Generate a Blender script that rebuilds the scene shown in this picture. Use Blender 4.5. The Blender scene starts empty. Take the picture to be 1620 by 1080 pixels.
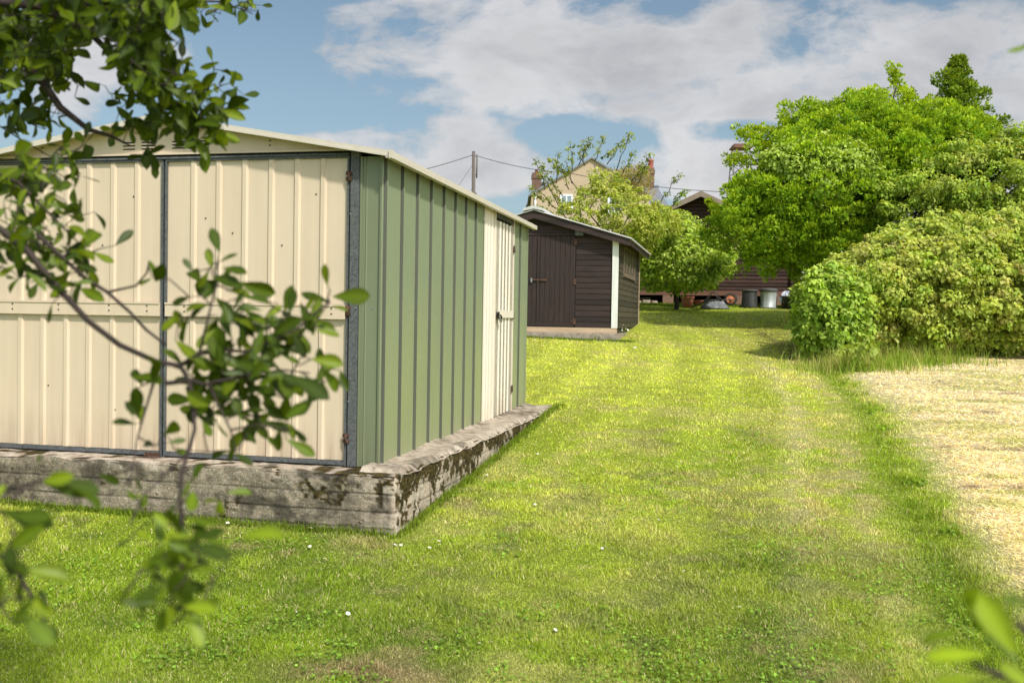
import bpy, math, random
import numpy as np
from mathutils import Matrix, Vector
random.seed(7); rng = np.random.default_rng(11)
scn = bpy.context.scene
COL = scn.collection
R = math.radians
CH = 1.8                      # eye height above the ground under the camera
F, PITCH, ROLL = 1502.9, .0239, .0168

# ------------------------------------------------------------------ survey helpers
def ray(u, v):
    X = (u-810)/F; U = (540-v)/F
    cr, sr, cp, sp = math.cos(ROLL), math.sin(ROLL), math.cos(PITCH), math.sin(PITCH)
    x = X*cr-U*sr; up = X*sr+U*cr
    return np.array([x, cp+up*sp, -sp+up*cp])
def at(u, v, y):
    r = ray(u, v)*(y/ray(u, v)[1]); r[2] += CH
    return r
PY = [-200, -20, 0, 5.8, 9.9, 19, 30, 33, 45, 2000]
PZ = [-9, -2.9, -1.8, -1.335, -1.0, -.40, .50, .72, 1.0, 1.0]
def prof(y): return np.interp(y, PY, PZ)
def gnd_uv(u, v, _ys=np.linspace(2, 60, 30000)):
    r = ray(u, v); d = r[2]/r[1]*_ys-prof(_ys); i = np.where(d < 0)[0][0]
    return (r[0]/r[1]*_ys[i], _ys[i])

def _h(ix, iy, iz, s):
    n = (ix*374761393+iy*668265263+iz*2147483647+s*974634777) & 0x7fffffff
    n = ((n ^ (n >> 13))*1274126177) & 0x7fffffff
    n = (n ^ (n >> 16))
    return (n & 0xffff)/65535.0
def vn(x, y, s=0, z=None):
    x = np.asarray(x, float); y = np.asarray(y, float)
    z = np.zeros_like(x) if z is None else np.asarray(z, float)
    ix = np.floor(x).astype(np.int64); iy = np.floor(y).astype(np.int64); iz = np.floor(z).astype(np.int64)
    fx = x-ix; fy = y-iy; fz = z-iz
    fx = fx*fx*(3-2*fx); fy = fy*fy*(3-2*fy); fz = fz*fz*(3-2*fz)
    o = 0
    for dx in (0, 1):
        for dy in (0, 1):
            for dz in (0, 1):
                o = o+_h(ix+dx, iy+dy, iz+dz, s)*(fx if dx else 1-fx)*(fy if dy else 1-fy)*(fz if dz else 1-fz)
    return o
def fbm(x, y, s=0, z=None, o=4):
    a, t, n = .5, 0, 0
    x = np.asarray(x, float); y = np.asarray(y, float)
    for k in range(o):
        t = t+a*vn(x, y, s+k, z); n += a; a *= .5; x = x*2.03+7; y = y*2.03+3
        if z is not None: z = np.asarray(z, float)*2.03+5
    return t/n
def sst(a, b, x):
    t = np.clip((x-a)/(b-a), 0, 1); return t*t*(3-2*t)

# lawn / hay boundary (x as a function of y)
BP = np.array([gnd_uv(*p) for p in ((1660, 1079), (1600, 1060), (1545, 960), (1520, 900), (1480, 830), (1440, 760), (1400, 690), (1370, 640), (1335, 605), (1300, 580))])
BP = BP[np.argsort(BP[:, 1])]
def bx(y): return np.interp(y, np.r_[0, BP[:, 1], 17, 40], np.r_[2.0, BP[:, 0], 5.3, 5.3])+.07*(vn(np.asarray(y, float)*1.3, 0*np.asarray(y, float), 5)-.5)
def gz(x, y):
    x = np.asarray(x, float); y = np.asarray(y, float)
    z = prof(y)+.03*(fbm(x*.5, y*.5, 3)-.5)
    z = z+.05*sst(-.1, .6, x-bx(y))*(1-sst(17, 18, y))+.0*x
    z = z+.025*(fbm(x*1.8, y*1.8, 9)-.5)*sst(0, .3, x-bx(y))
    return z+CH

# ------------------------------------------------------------------ object helpers
def tag(o, label=None, cat=None, group=None, kind=None):
    if label: o['label'] = label
    if cat: o['category'] = cat
    if group: o['group'] = group
    if kind: o['kind'] = kind
    return o
def thing(name, label, cat, loc=(0, 0, 0), rz=0, group=None):
    o = bpy.data.objects.new(name, None); COL.objects.link(o)
    o.location = [float(c) for c in loc]; o.rotation_euler = (0, 0, rz); o.empty_display_size = .2
    return tag(o, label, cat, group)
class MB:
    def __init__(s): s.v = []; s.f = []; s.m = []; s.sm = []
    def add(s, vs, fs, m=0, smooth=False):
        b = len(s.v); s.v += [tuple(map(float, p)) for p in vs]
        for f in fs: s.f.append([b+i for i in f]); s.m.append(m); s.sm.append(smooth)
        return s
    def box(s, x0, x1, y0, y1, z0, z1, m=0):
        return s.add([(x0,y0,z0),(x1,y0,z0),(x1,y1,z0),(x0,y1,z0),(x0,y0,z1),(x1,y0,z1),(x1,y1,z1),(x0,y1,z1)],
              [(0,3,2,1),(4,5,6,7),(0,1,5,4),(1,2,6,5),(2,3,7,6),(3,0,4,7)], m)
    def bar(s, p, q, w, h, m=0):
        p = Vector(p); q = Vector(q); d = (q-p).normalized()
        a = d.cross(Vector((0,0,1)))
        a = a.normalized() if a.length > .01 else Vector((1,0,0))
        b = a.cross(d); vs = []
        for e in (p, q):
            for i, j in ((-1,-1),(1,-1),(1,1),(-1,1)): vs.append(e+a*w/2*i+b*h/2*j)
        return s.add(vs, [(0,1,2,3),(7,6,5,4),(0,4,5,1),(1,5,6,2),(2,6,7,3),(3,7,4,0)], m)
    def tube(s, pts, rad, n=8, m=0, cap=True):
        pts = [Vector(p) for p in pts]; k = len(pts)
        if not hasattr(rad, '__len__'): rad = [rad]*k
        vs = []; a = None
        for i, p in enumerate(pts):
            d = (pts[min(i+1, k-1)]-pts[max(i-1, 0)]).normalized()
            if a is None: a = d.cross(Vector((.13,.2,1)) if abs(d.z) < .9 else Vector((1,0,0)))
            a = (a-d*a.dot(d)).normalized(); b = d.cross(a)
            for j in range(n):
                t = 2*math.pi*j/n; vs.append(p+(a*math.cos(t)+b*math.sin(t))*rad[i])
        fs = [(i*n+j, i*n+(j+1) % n, (i+1)*n+(j+1) % n, (i+1)*n+j) for i in range(k-1) for j in range(n)]
        if cap: fs += [tuple(range(n))[::-1], tuple((k-1)*n+j for j in range(n))]
        return s.add(vs, fs, m, True)
    def lathe(s, prof_, n=24, m=0, c=(0,0,0), axis='z', rib=None):
        vs = []
        for (r, z) in prof_:
            for j in range(n):
                t = 2*math.pi*j/n; rr = r*(1+(rib(j) if rib else 0))
                p = (rr*math.cos(t), rr*math.sin(t), z)
                if axis == 'y': p = (p[0], p[2], p[1])
                vs.append((p[0]+c[0], p[1]+c[1], p[2]+c[2]))
        k = len(prof_)
        fs = [(i*n+j, i*n+(j+1) % n, (i+1)*n+(j+1) % n, (i+1)*n+j) for i in range(k-1) for j in range(n)]
        return s.add(vs, fs, m, True)
    def prism(s, poly, z0, z1, m=0):       # poly in xy
        n = len(poly); vs = [(x, y, z0) for x, y in poly]+[(x, y, z1) for x, y in poly]
        return s.add(vs, [tuple(range(n))[::-1], tuple(range(n, 2*n))]+[(i, (i+1) % n, n+(i+1) % n, n+i) for i in range(n)], m)
    def prismy(s, poly, y0, y1, m=0):      # poly in xz
        n = len(poly); vs = [(x, y0, z) for x, z in poly]+[(x, y1, z) for x, z in poly]
        return s.add(vs, [tuple(range(n)), tuple(range(n, 2*n))[::-1]]+[(i, n+i, n+(i+1) % n, (i+1) % n) for i in range(n)], m)
    def build(s, name, mats, parent=None, bevel=0, label=None):
        me = bpy.data.meshes.new(name); me.from_pydata(s.v, [], s.f)
        for mt in (mats if isinstance(mats, (list, tuple)) else [mats]): me.materials.append(mt)
        me.polygons.foreach_set('material_index', s.m); me.polygons.foreach_set('use_smooth', s.sm)
        me.update()
        o = bpy.data.objects.new(name, me); COL.objects.link(o); o.parent = parent
        if label: o['label'] = label
        if bevel:
            b = o.modifiers.new('b', 'BEVEL'); b.width = bevel; b.segments = 1; b.limit_method = 'ANGLE'; b.angle_limit = R(40)
        return o
def raw_mesh(name, V, Fc, mat, C=None, parent=None, smooth=False):
    """numpy mesh: V (n,3), Fc (m,k) constant size faces, C per-vertex rgb"""
    me = bpy.data.meshes.new(name); n, (m, k) = len(V), Fc.shape
    me.vertices.add(n); me.vertices.foreach_set('co', np.ascontiguousarray(V, np.float32).ravel())
    me.loops.add(m*k); me.loops.foreach_set('vertex_index', np.ascontiguousarray(Fc, np.int32).ravel())
    me.polygons.add(m); me.polygons.foreach_set('loop_start', np.arange(0, m*k, k, dtype=np.int32))
    me.polygons.foreach_set('loop_total', np.full(m, k, np.int32))
    if smooth: me.polygons.foreach_set('use_smooth', np.ones(m, bool))
    me.materials.append(mat); me.update(calc_edges=True)
    if C is not None:
        a = me.color_attributes.new('Col', 'FLOAT_COLOR', 'POINT')
        a.data.foreach_set('color', np.ascontiguousarray(np.c_[np.clip(C, 0, 4), np.ones(n)], np.float32).ravel())
    o = bpy.data.objects.new(name, me); COL.objects.link(o); o.parent = parent
    return o
def scatter(T, TF, P, t, w, nrm, L, W, Cc, Z=None, TC=None):
    """template verts T (k,3) = (along, across, up); returns V,F,C"""
    k = len(T); N = len(P); Z = W if Z is None else Z
    V = (P[:, None, :]+T[None, :, 0:1]*(t*L[:, None])[:, None, :]+T[None, :, 1:2]*(w*W[:, None])[:, None, :]
         + T[None, :, 2:3]*(nrm*Z[:, None])[:, None, :]).reshape(-1, 3)
    Fc = (np.arange(N)[:, None, None]*k+TF[None]).reshape(-1, TF.shape[1])
    return V, Fc, (np.repeat(Cc, k, 0) if TC is None else (Cc[:, None, :]*TC[None, :, None]).reshape(-1, 3))
def unit(a): return a/np.maximum(np.linalg.norm(a, axis=1, keepdims=True), 1e-9)
def rdir(n): return unit(rng.normal(size=(n, 3)))
def frame_n(nrm, hint):
    nrm = unit(nrm); t = hint-nrm*np.sum(hint*nrm, 1, keepdims=True); t = unit(t); return t, np.cross(nrm, t), nrm
TD = np.array([[0,0,0],[.45,.5,.16],[1,0,-.05],[.45,-.5,.16]], float); TDF = np.array([[0,1,2],[0,2,3]])
TB = np.array([[0,-.5,0],[0,.5,0],[1,0,0]], float); TBF = np.array([[0,1,2]])
def leaf_template():
    xs = [0,.14,.32,.52,.72,.88,1.0]; ws = [.04,.30,.62,.9,.95,.6,0]
    T = []; 
    for x, w in zip(xs, ws):
        d = -.25*x*x*.5
        T += [[x, 0, d], [x, w*.5, d+.16*w], [x, -w*.5, d+.16*w]]
    Fs = []
    for i in range(6):
        a, b = 3*i, 3*i+3
        Fs += [[a, b, b+1, a+1], [a, a+2, b+2, b]]
    return np.array(T), np.array(Fs)
TL, TLF = leaf_template()

# ------------------------------------------------------------------ material helpers
class NT:
    def __init__(s, mat): s.t = mat.node_tree; s.n = s.t.nodes; s.l = s.t.links
    def N(s, ty, **k):
        n = s.n.new(ty)
        for a, b in k.items():
            if a.startswith('_'): n.inputs[a[1:].replace('_', ' ')].default_value = b
            else: setattr(n, a, b)
        return n
    def L(s, a, b): s.l.new(a, b)
    def set(s, sock, v):
        if isinstance(v, bpy.types.NodeSocket): s.L(v, sock)
        elif v is not None: sock.default_value = v
    def math(s, op, a, b=None, c=None, clamp=False):
        n = s.n.new('ShaderNodeMath'); n.operation = op; n.use_clamp = clamp
        for i, x in enumerate((a, b, c)): s.set(n.inputs[i], x)
        return n.outputs[0]
    def mix(s, f, a, b, mode='MIX'):
        n = s.n.new('ShaderNodeMix'); n.data_type = 'RGBA'; n.blend_type = mode; n.clamp_factor = True
        s.set(n.inputs[0], f)
        for i, x in ((6, a), (7, b)):
            if isinstance(x, (tuple, list)): x = (*x[:3], 1)
            s.set(n.inputs[i], x)
        return n.outputs[2]
    def noise(s, vec, sc, det=4, rough=.55, dist=0, col=False):
        n = s.n.new('ShaderNodeTexNoise'); n.inputs['Scale'].default_value = sc; n.inputs['Detail'].default_value = det
        n.inputs['Roughness'].default_value = rough; n.inputs['Distortion'].default_value = dist
        if vec is not None: s.L(vec, n.inputs['Vector'])
        return n.outputs['Color' if col else 'Fac']
    def ramp(s, f, *st):
        n = s.n.new('ShaderNodeValToRGB'); s.L(f, n.inputs[0]); e = n.color_ramp.elements
        while len(e) < len(st): e.new(.5)
        for i, (p, c) in enumerate(st):
            e[i].position = p; e[i].color = (*c[:3], 1) if isinstance(c, (tuple, list)) else (c, c, c, 1)
        return n.outputs[0]
    def coords(s, scale=(1,1,1), kind='Object'):
        c = s.n.new('ShaderNodeTexCoord'); m = s.n.new('ShaderNodeMapping'); m.inputs['Scale'].default_value = scale
        s.L(c.outputs[kind], m.inputs[0]); return m.outputs[0]
    def sep(s, v):
        n = s.n.new('ShaderNodeSeparateXYZ'); s.L(v, n.inputs[0]); return n.outputs
    def bump(s, h, strength=.3, dist=.01, nrm=None):
        n = s.n.new('ShaderNodeBump'); n.inputs['Strength'].default_value = strength; n.inputs['Distance'].default_value = dist
        s.L(h, n.inputs['Height'])
        if nrm is not None: s.L(nrm, n.inputs['Normal'])
        return n.outputs[0]
def mat(name, fn):
    m = bpy.data.materials.new(name); m.use_nodes = True; s = NT(m)
    b = s.n['Principled BSDF']; fn(s, b); return m
def P(s, b, col=None, rough=None, metal=None, nrm=None, spec=None):
    if col is not None: s.set(b.inputs['Base Color'], (*col[:3], 1) if isinstance(col, (tuple, list)) else col)
    if rough is not None: s.set(b.inputs['Roughness'], rough)
    if metal is not None: s.set(b.inputs['Metallic'], metal)
    if nrm is not None: s.L(nrm, b.inputs['Normal'])
    if spec is not None: b.inputs['Specular IOR Level'].default_value = spec
M = {}
def paint(c, dirt, scratch=None, dirt_h=.35, rough=.42):
    def f(s, b):
        g = s.n.new('ShaderNodeNewGeometry')
        o = s.coords(); z = s.sep(o)[2]
        st = s.noise(s.coords((14, 14, .9)), 1.0, 5, .6)
        big = s.noise(o, 1.7, 4)
        low = s.math('SUBTRACT', 1.0, s.math('DIVIDE', z, dirt_h, clamp=True), clamp=True)
        d = s.math('MULTIPLY', s.math('MULTIPLY_ADD', low, .75, .12), s.ramp(st, (.38, 0), (.72, 1)), clamp=True)
        col = s.mix(s.ramp(big, (.3, 0), (.7, .35)), c, tuple(x*.82 for x in c))
        col = s.mix(d, col, dirt)
        fine = s.noise(s.coords((3, 3, 1)), 30, 3)
        col = s.mix(s.ramp(fine, (.66, 0), (.8, .25)), col, dirt)
        if scratch:
            v = s.noise(s.coords((60, 60, 5)), 1.0, 2, .5); w = s.noise(s.coords((2.3, 2.3, .9)), 2.0, 2)
            k = s.math('MULTIPLY', s.ramp(v, (.715, 0), (.75, 1)), s.ramp(w, (.56, 0), (.62, 1)))
            col = s.mix(k, col, scratch)
        dent = s.noise(s.coords((2.5, 2.5, 1.1)), 1.6, 2)
        P(s, b, col, s.math('MULTIPLY_ADD', st, .18, rough-.08), None, s.bump(dent, .25, .02), .4)
    return f
M['cream'] = mat('cream_metal', paint((.67,.54,.385), (.36,.24,.14), None, .3))
M['trim'] = mat('cream_trim', paint((.60,.54,.44), (.34,.24,.14), None, .1))
M['cream_side'] = mat('cream_side_metal', paint((.78,.70,.57), (.40,.28,.15), None, .25))
def green_side(s, b):
    paint((.235,.275,.165), (.24,.20,.12), (.66,.66,.52), .22, .38)(s, b)
    z = s.sep(s.coords())[2]; c = b.inputs['Base Color'].links[0].from_socket
    f = s.math('SUBTRACT', 1.0, s.math('DIVIDE', z, 1.25, clamp=True), clamp=True)
    n = s.noise(s.coords((1.2, 1.2, .5)), 1.6, 3)
    c = s.mix(s.math('MULTIPLY', s.math('POWER', f, .7), s.ramp(n, (.3, .15), (.7, .6))), c, (.34,.36,.15))  # grass reflection painted in: yellower and lighter towards the wall foot
    s.L(c, b.inputs['Base Color'])
M['green'] = mat('green_metal', green_side)
M['seam_shade'] = mat('dark_green_seam_shade', lambda s, b: P(s, b, s.mix(s.noise(s.coords((8,8,1)), 2, 4), (.060,.066,.045), (.11,.115,.08)), .7))  # lap seams plus rib shade painted dark on grooves and near facets
M['green_dark'] = mat('green_corner_metal', paint((.19,.215,.125), (.12,.11,.06), None, .4, .4))
def galv(s, b):
    v = s.n.new('ShaderNodeTexVoronoi'); v.inputs['Scale'].default_value = 90; s.L(s.coords(), v.inputs['Vector'])
    n = s.noise(s.coords((8,8,2)), 2, 4)
    c = s.mix(s.sep(v.outputs['Color'])[0], (.070,.074,.074), (.135,.142,.140)); c = s.mix(s.ramp(n, (.45, 0), (.75, .6)), c, (.13,.13,.12))
    P(s, b, c, .8, .0, None, .15)
M['galv'] = mat('galvanised', galv)
M['rust'] = mat('rust', lambda s, b: P(s, b, s.ramp(s.noise(s.coords(), 60, 5), (.35, (.03,.018,.014)), (.6, (.12,.055,.03)), (.75,(.22,.16,.12))), .85))
M['dark'] = mat('dark_gap', lambda s, b: P(s, b, (.012,.011,.01), .9))
M['steel'] = mat('steel_fixing', lambda s, b: P(s, b, (.35,.35,.34), .4, .8))
def concrete(s, b):
    a = s.n.new('ShaderNodeAttribute'); a.attribute_name = 'Col'; o = s.coords()
    n1 = s.noise(o, 3.2, 6, .65); n2 = s.noise(o, 45, 5, .7); n3 = s.noise(s.coords((5,5,1)), 2.5, 4)
    r, g, bl = s.sep(a.outputs['Vector'])[0], s.sep(a.outputs['Vector'])[1], s.sep(a.outputs['Vector'])[2]
    base = s.mix(s.ramp(n1, (.32, 0), (.68, 1)), (.19,.145,.10), (.46,.385,.27))
    base = s.mix(s.ramp(n2, (.4, 0), (.7, .8)), base, (.14,.12,.09))
    base = s.mix(s.math('MULTIPLY', bl, .8), base, s.mix(s.ramp(s.noise(o, 7, 5), (.4, 0), (.65, 1)), (.66,.55,.44), (.44,.33,.24)))
    sp = s.noise(o, 120, 2, .5); base = s.mix(s.ramp(sp, (.60, 0), (.66, .6)), base, (.62,.58,.46)); base = s.mix(s.ramp(sp, (.34, .6), (.40, 0)), base, (.06,.05,.04))          # pale weathered top
    base = s.mix(s.ramp(s.math('MULTIPLY', s.ramp(n3, (.45, 0), (.62, 1)), s.ramp(n2, (.3, .4), (.6, 1))), (0, 0), (1, .55)), base, (.10,.085,.06))
    moss = s.mix(s.ramp(s.noise(o, 38, 5, .7), (.4, 0), (.62, 1)), (.014,.010,.005), (.10,.072,.018))
    base = s.mix(r, base, moss)
    base = s.mix(g, base, (.035,.03,.022))
    P(s, b, base, .92, None, s.bump(s.math('ADD', n2, s.math('MULTIPLY', n1, .6)), .7, .012), .2)
M['concrete'] = mat('board_marked_concrete', concrete)
M['slabconc'] = mat('pale_concrete', lambda s, b: P(s, b, s.mix(s.ramp(s.noise(s.coords(), 9, 6, .7), (.35, 0), (.7, 1)), (.20,.16,.12), (.46,.38,.30)), .92, None, s.bump(s.noise(s.coords(), 40, 5), .5, .01)))
def wood(c1, c2, wear, sc=(3, 3, 40), wamt=.5, rough=.75, pitch=None):
    def f(s, b):
        g = s.noise(s.coords(sc), 1.2, 6, .65, .3); n = s.noise(s.coords(), 2.3, 4); w = s.noise(s.coords(tuple(x*1.6 for x in sc)), 1.1, 5, .7)
        c = s.mix(s.ramp(g, (.3, 0), (.7, 1)), c1, c2)
        c = s.mix(s.math('MULTIPLY', s.ramp(w, (.55, 0), (.75, 1)), s.ramp(n, (.4, .15), (.65, wamt))), c, wear)
        if pitch:
            wn = s.n.new('ShaderNodeTexWhiteNoise'); wn.noise_dimensions = '1D'; s.L(s.math('FLOOR', s.math('DIVIDE', s.sep(s.coords())[2], pitch)), wn.inputs['W'])
            c = s.mix(1.0, c, s.ramp(wn.outputs[0], (0, (.70,.70,.72)), (1, (1.3,1.27,1.25))), 'MULTIPLY')
        P(s, b, c, rough, None, s.bump(g, .35, .004), .3)
    return f
M['shed'] = mat('dark_stained_boards', wood((.022,.0145,.0135), (.046,.030,.027), (.13,.08,.06), (2, 2, 30), .35, .75, .113))
M['shedside'] = mat('weathered_olive_boards', wood((.036,.030,.019), (.085,.070,.042), (.17,.14,.09), (2, 2, 30), .5, .75, .113))
M['sheddoor'] = mat('dark_door_boards', wood((.022,.0145,.014), (.048,.031,.028), (.17,.085,.06), (30, 30, 2), .3))
M['windowwood'] = mat('window_wood', wood((.12,.09,.06), (.22,.17,.12), (.3,.22,.15), (2, 2, 20), .5))
M['cabin'] = mat('cabin_logs', wood((.038,.021,.018), (.085,.045,.036), (.15,.09,.07), (1.5, 1.5, 14), .35, .75, .118))
M['bearer'] = mat('raw_timber', wood((.42,.29,.19), (.60,.44,.30), (.26,.18,.12), (1, 1, 20), .5))
M['redbeam'] = mat('red_timber', wood((.12,.055,.04), (.22,.11,.08), (.08,.05,.04), (1, 1, 20), .5))
M['whitewood'] = mat('white_painted_wood', lambda s, b: P(s, b, s.mix(s.ramp(s.noise(s.coords((10,10,1.5)), 1, 4), (.4, 0), (.75, .5)), (.74,.73,.69), (.5,.47,.40)), .6))
M['whitesheet'] = mat('pale_roof_sheet', lambda s, b: P(s, b, s.mix(s.noise(s.coords(), 6, 4), (.42,.41,.39), (.62,.61,.58)), .7))
M['felt'] = mat('cabin_felt', lambda s, b: P(s, b, s.mix(s.noise(s.coords(), 12, 5), (.20,.15,.11), (.34,.27,.20)), .95))
M['slate'] = mat('slate', lambda s, b: P(s, b, s.mix(s.noise(s.coords((3,3,9)), 1.5, 4), (.12,.13,.15), (.24,.25,.27)), .7))
def brick(c1, c2, mort, sc):
    def f(s, b):
        t = s.n.new('ShaderNodeTexBrick'); t.inputs['Scale'].default_value = sc; s.L(s.xz, t.inputs['Vector'])
        for i, c in (('Color1', c1), ('Color2', c2), ('Mortar', mort)): t.inputs[i].default_value = (*c, 1)
        t.inputs['Mortar Size'].default_value = .02
        P(s, b, s.mix(s.noise(s.coords(), 14, 4), t.outputs[0], tuple(x*.5 for x in c1)), .9)
    def g(s, b):
        o = s.sep(s.coords()); cb = s.n.new('ShaderNodeCombineXYZ'); s.L(s.math('ADD', o[0], o[1]), cb.inputs[0]); s.L(o[2], cb.inputs[1]); s.xz = cb.outputs[0]; f(s, b)
    return g
NT.xz = None
M['brick'] = mat('chimney_brick', brick((.24,.12,.075), (.15,.08,.055), (.22,.19,.16), 5))
M['pierbrick'] = mat('pier_brick', brick((.26,.13,.09), (.34,.20,.14), (.30,.26,.21), 5))
M['render'] = mat('tan_render', lambda s, b: P(s, b, s.mix(s.noise(s.coords(), 1.5, 5), (.40,.30,.20), (.50,.39,.28)), .95))
M['upvc'] = mat('white_upvc', lambda s, b: P(s, b, s.mix(s.noise(s.coords(), 3), (.74,.75,.76), (.8,.8,.8)), .4))
M['glass'] = mat('window_glass', lambda s, b: P(s, b, s.mix(s.noise(s.coords(), 1.2, 3), (.10,.13,.16), (.30,.36,.42)), .12, None, None, .8))
M['darkglass'] = mat('dark_window_glass', lambda s, b: P(s, b, s.mix(s.noise(s.coords(), 3, 3), (.02,.02,.018), (.07,.06,.045)), .15, None, None, .7))
M['terra'] = mat('terracotta', lambda s, b: P(s, b, s.mix(s.ramp(s.noise(s.coords(), 9, 5), (.35, 0), (.7, 1)), (.50,.17,.085), (.36,.13,.07)), .7))
M['redclay'] = mat('red_clay_pot', lambda s, b: P(s, b, s.mix(s.noise(s.coords(), 8), (.42,.12,.08), (.3,.09,.06)), .7))
M['blackplastic'] = mat('black_plastic', lambda s, b: P(s, b, s.mix(s.ramp(s.noise(s.coords((4,4,1)), 3, 5), (.35, 0), (.7, 1)), (.022,.022,.023), (.06,.058,.055)), .5))
M['zinc'] = mat('zinc_bin', lambda s, b: P(s, b, s.mix(s.ramp(s.noise(s.coords((9,9,1.5)), 1.5, 5), (.3, 0), (.7, 1)), (.30,.32,.31), (.52,.55,.54)), .5, .25))
M['greylid'] = mat('grey_rubber', lambda s, b: P(s, b, s.mix(s.noise(s.coords(), 8), (.05,.05,.05), (.11,.105,.10)), .7))
M['tray'] = mat('barrow_tray', lambda s, b: P(s, b, s.ramp(s.noise(s.coords(), 14, 6, .7), (.4, (.035,.037,.04)), (.58, (.10,.11,.12)), (.75, (.38,.40,.42))), .5, .2))
M['tube'] = mat('barrow_tube', lambda s, b: P(s, b, s.mix(s.noise(s.coords(), 20), (.03,.03,.03), (.09,.07,.06)), .6))
M['rubber'] = mat('tyre_rubber', lambda s, b: P(s, b, s.mix(s.noise(s.coords(), 20), (.015,.015,.015), (.04,.038,.035)), .85))
M['orange'] = mat('orange_rim', lambda s, b: P(s, b, s.mix(s.noise(s.coords(), 25), (.62,.20,.08), (.40,.14,.07)), .6))
M['plastic'] = mat('clear_sheet', lambda s, b: P(s, b, s.mix(s.noise(s.coords(), 20), (.40,.42,.47), (.62,.64,.70)), .3))
M['pole'] = mat('weathered_pole', lambda s, b: P(s, b, s.mix(s.noise(s.coords((9,9,1)), 2, 5), (.09,.075,.06), (.17,.14,.12)), .9))
M['wire'] = mat('wire', lambda s, b: P(s, b, s.mix(s.noise(s.coords(), 2), (.03,.03,.035), (.05,.05,.055)), .6))
M['bark'] = mat('bark', lambda s, b: P(s, b, s.mix(s.noise(s.coords((6,6,2)), 6, 5), (.020,.014,.010), (.07,.05,.035)), .9, None, s.bump(s.noise(s.coords((6,6,2)), 9, 5), .6, .01)))
M['twig'] = mat('twig_bark', lambda s, b: P(s, b, s.mix(s.noise(s.coords(), 25, 4), (.016,.010,.008), (.055,.034,.026)), .8, None, s.bump(s.noise(s.coords(), 80, 3), .5, .002)))
M['whitewall'] = mat('white_wall', lambda s, b: P(s, b, s.mix(s.noise(s.coords(), 3, 5), (.66,.60,.55), (.75,.71,.67)), .9))
M['earth'] = mat('mixed_rubble', lambda s, b: P(s, b, s.mix(s.noise(s.coords(), 20, 5), (.06,.045,.03), (.25,.20,.15)), .95))
def vcol(name, trans=.35, rough=.55, spec=.3, var=.25, vsc=40, gain=1.0, tint=(1.25,1.15,.35)):
    m = bpy.data.materials.new(name); m.use_nodes = True; s = NT(m); b = s.n['Principled BSDF']; out = s.n['Material Output']
    a = s.n.new('ShaderNodeAttribute'); a.attribute_name = 'Col'
    n = s.noise(s.coords(), vsc, 3)
    c = s.mix(s.ramp(n, (.25, 1-var), (.75, 1+var)), (1,1,1), a.outputs['Color'], 'MIX')
    c = s.mix(1.0, a.outputs['Color'], s.ramp(n, (.25, (1-var,)*3), (.75, (1.0,)*3)), 'MULTIPLY')
    P(s, b, c, rough, None, None, spec)
    if trans:
        t = s.n.new('ShaderNodeBsdfTranslucent'); s.L(s.mix(1.0, c, tint, 'MULTIPLY'), t.inputs[0])
        mx = s.n.new('ShaderNodeMixShader'); mx.inputs[0].default_value = trans
        s.L(b.outputs[0], mx.inputs[1]); s.L(t.outputs[0], mx.inputs[2]); s.L(mx.outputs[0], out.inputs[0])
    return m
M['leaf'] = vcol('leaf', .42, .55, .22)
M['leafnear'] = vcol('near_leaf', .42, .42, .28, .2, 30)
M['blade'] = vcol('grass_blade', .35, .8, .06, .15, 5)
M['straw'] = vcol('straw_blade', .25, .9, .05, .15, 5)
# ground
def ground_mat(s, b):
    a = s.n.new('ShaderNodeAttribute'); a.attribute_name = 'Col'
    n = s.noise(s.coords((1,1,1)), 60, 5, .7); n2 = s.noise(s.coords(), 240, 3, .7)
    c = s.mix(1.0, a.outputs['Color'], s.ramp(n, (.3, (.45,.45,.45)), (.7, (1.15,1.15,1.15))), 'MULTIPLY')
    c = s.mix(1.0, c, s.ramp(n2, (.3, (.6,.6,.6)), (.7, (1.1,1.1,1.1))), 'MULTIPLY')
    P(s, b, c, .95, None, s.bump(n, .8, .03), .1)
M['ground'] = mat('lawn_soil', ground_mat)

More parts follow.
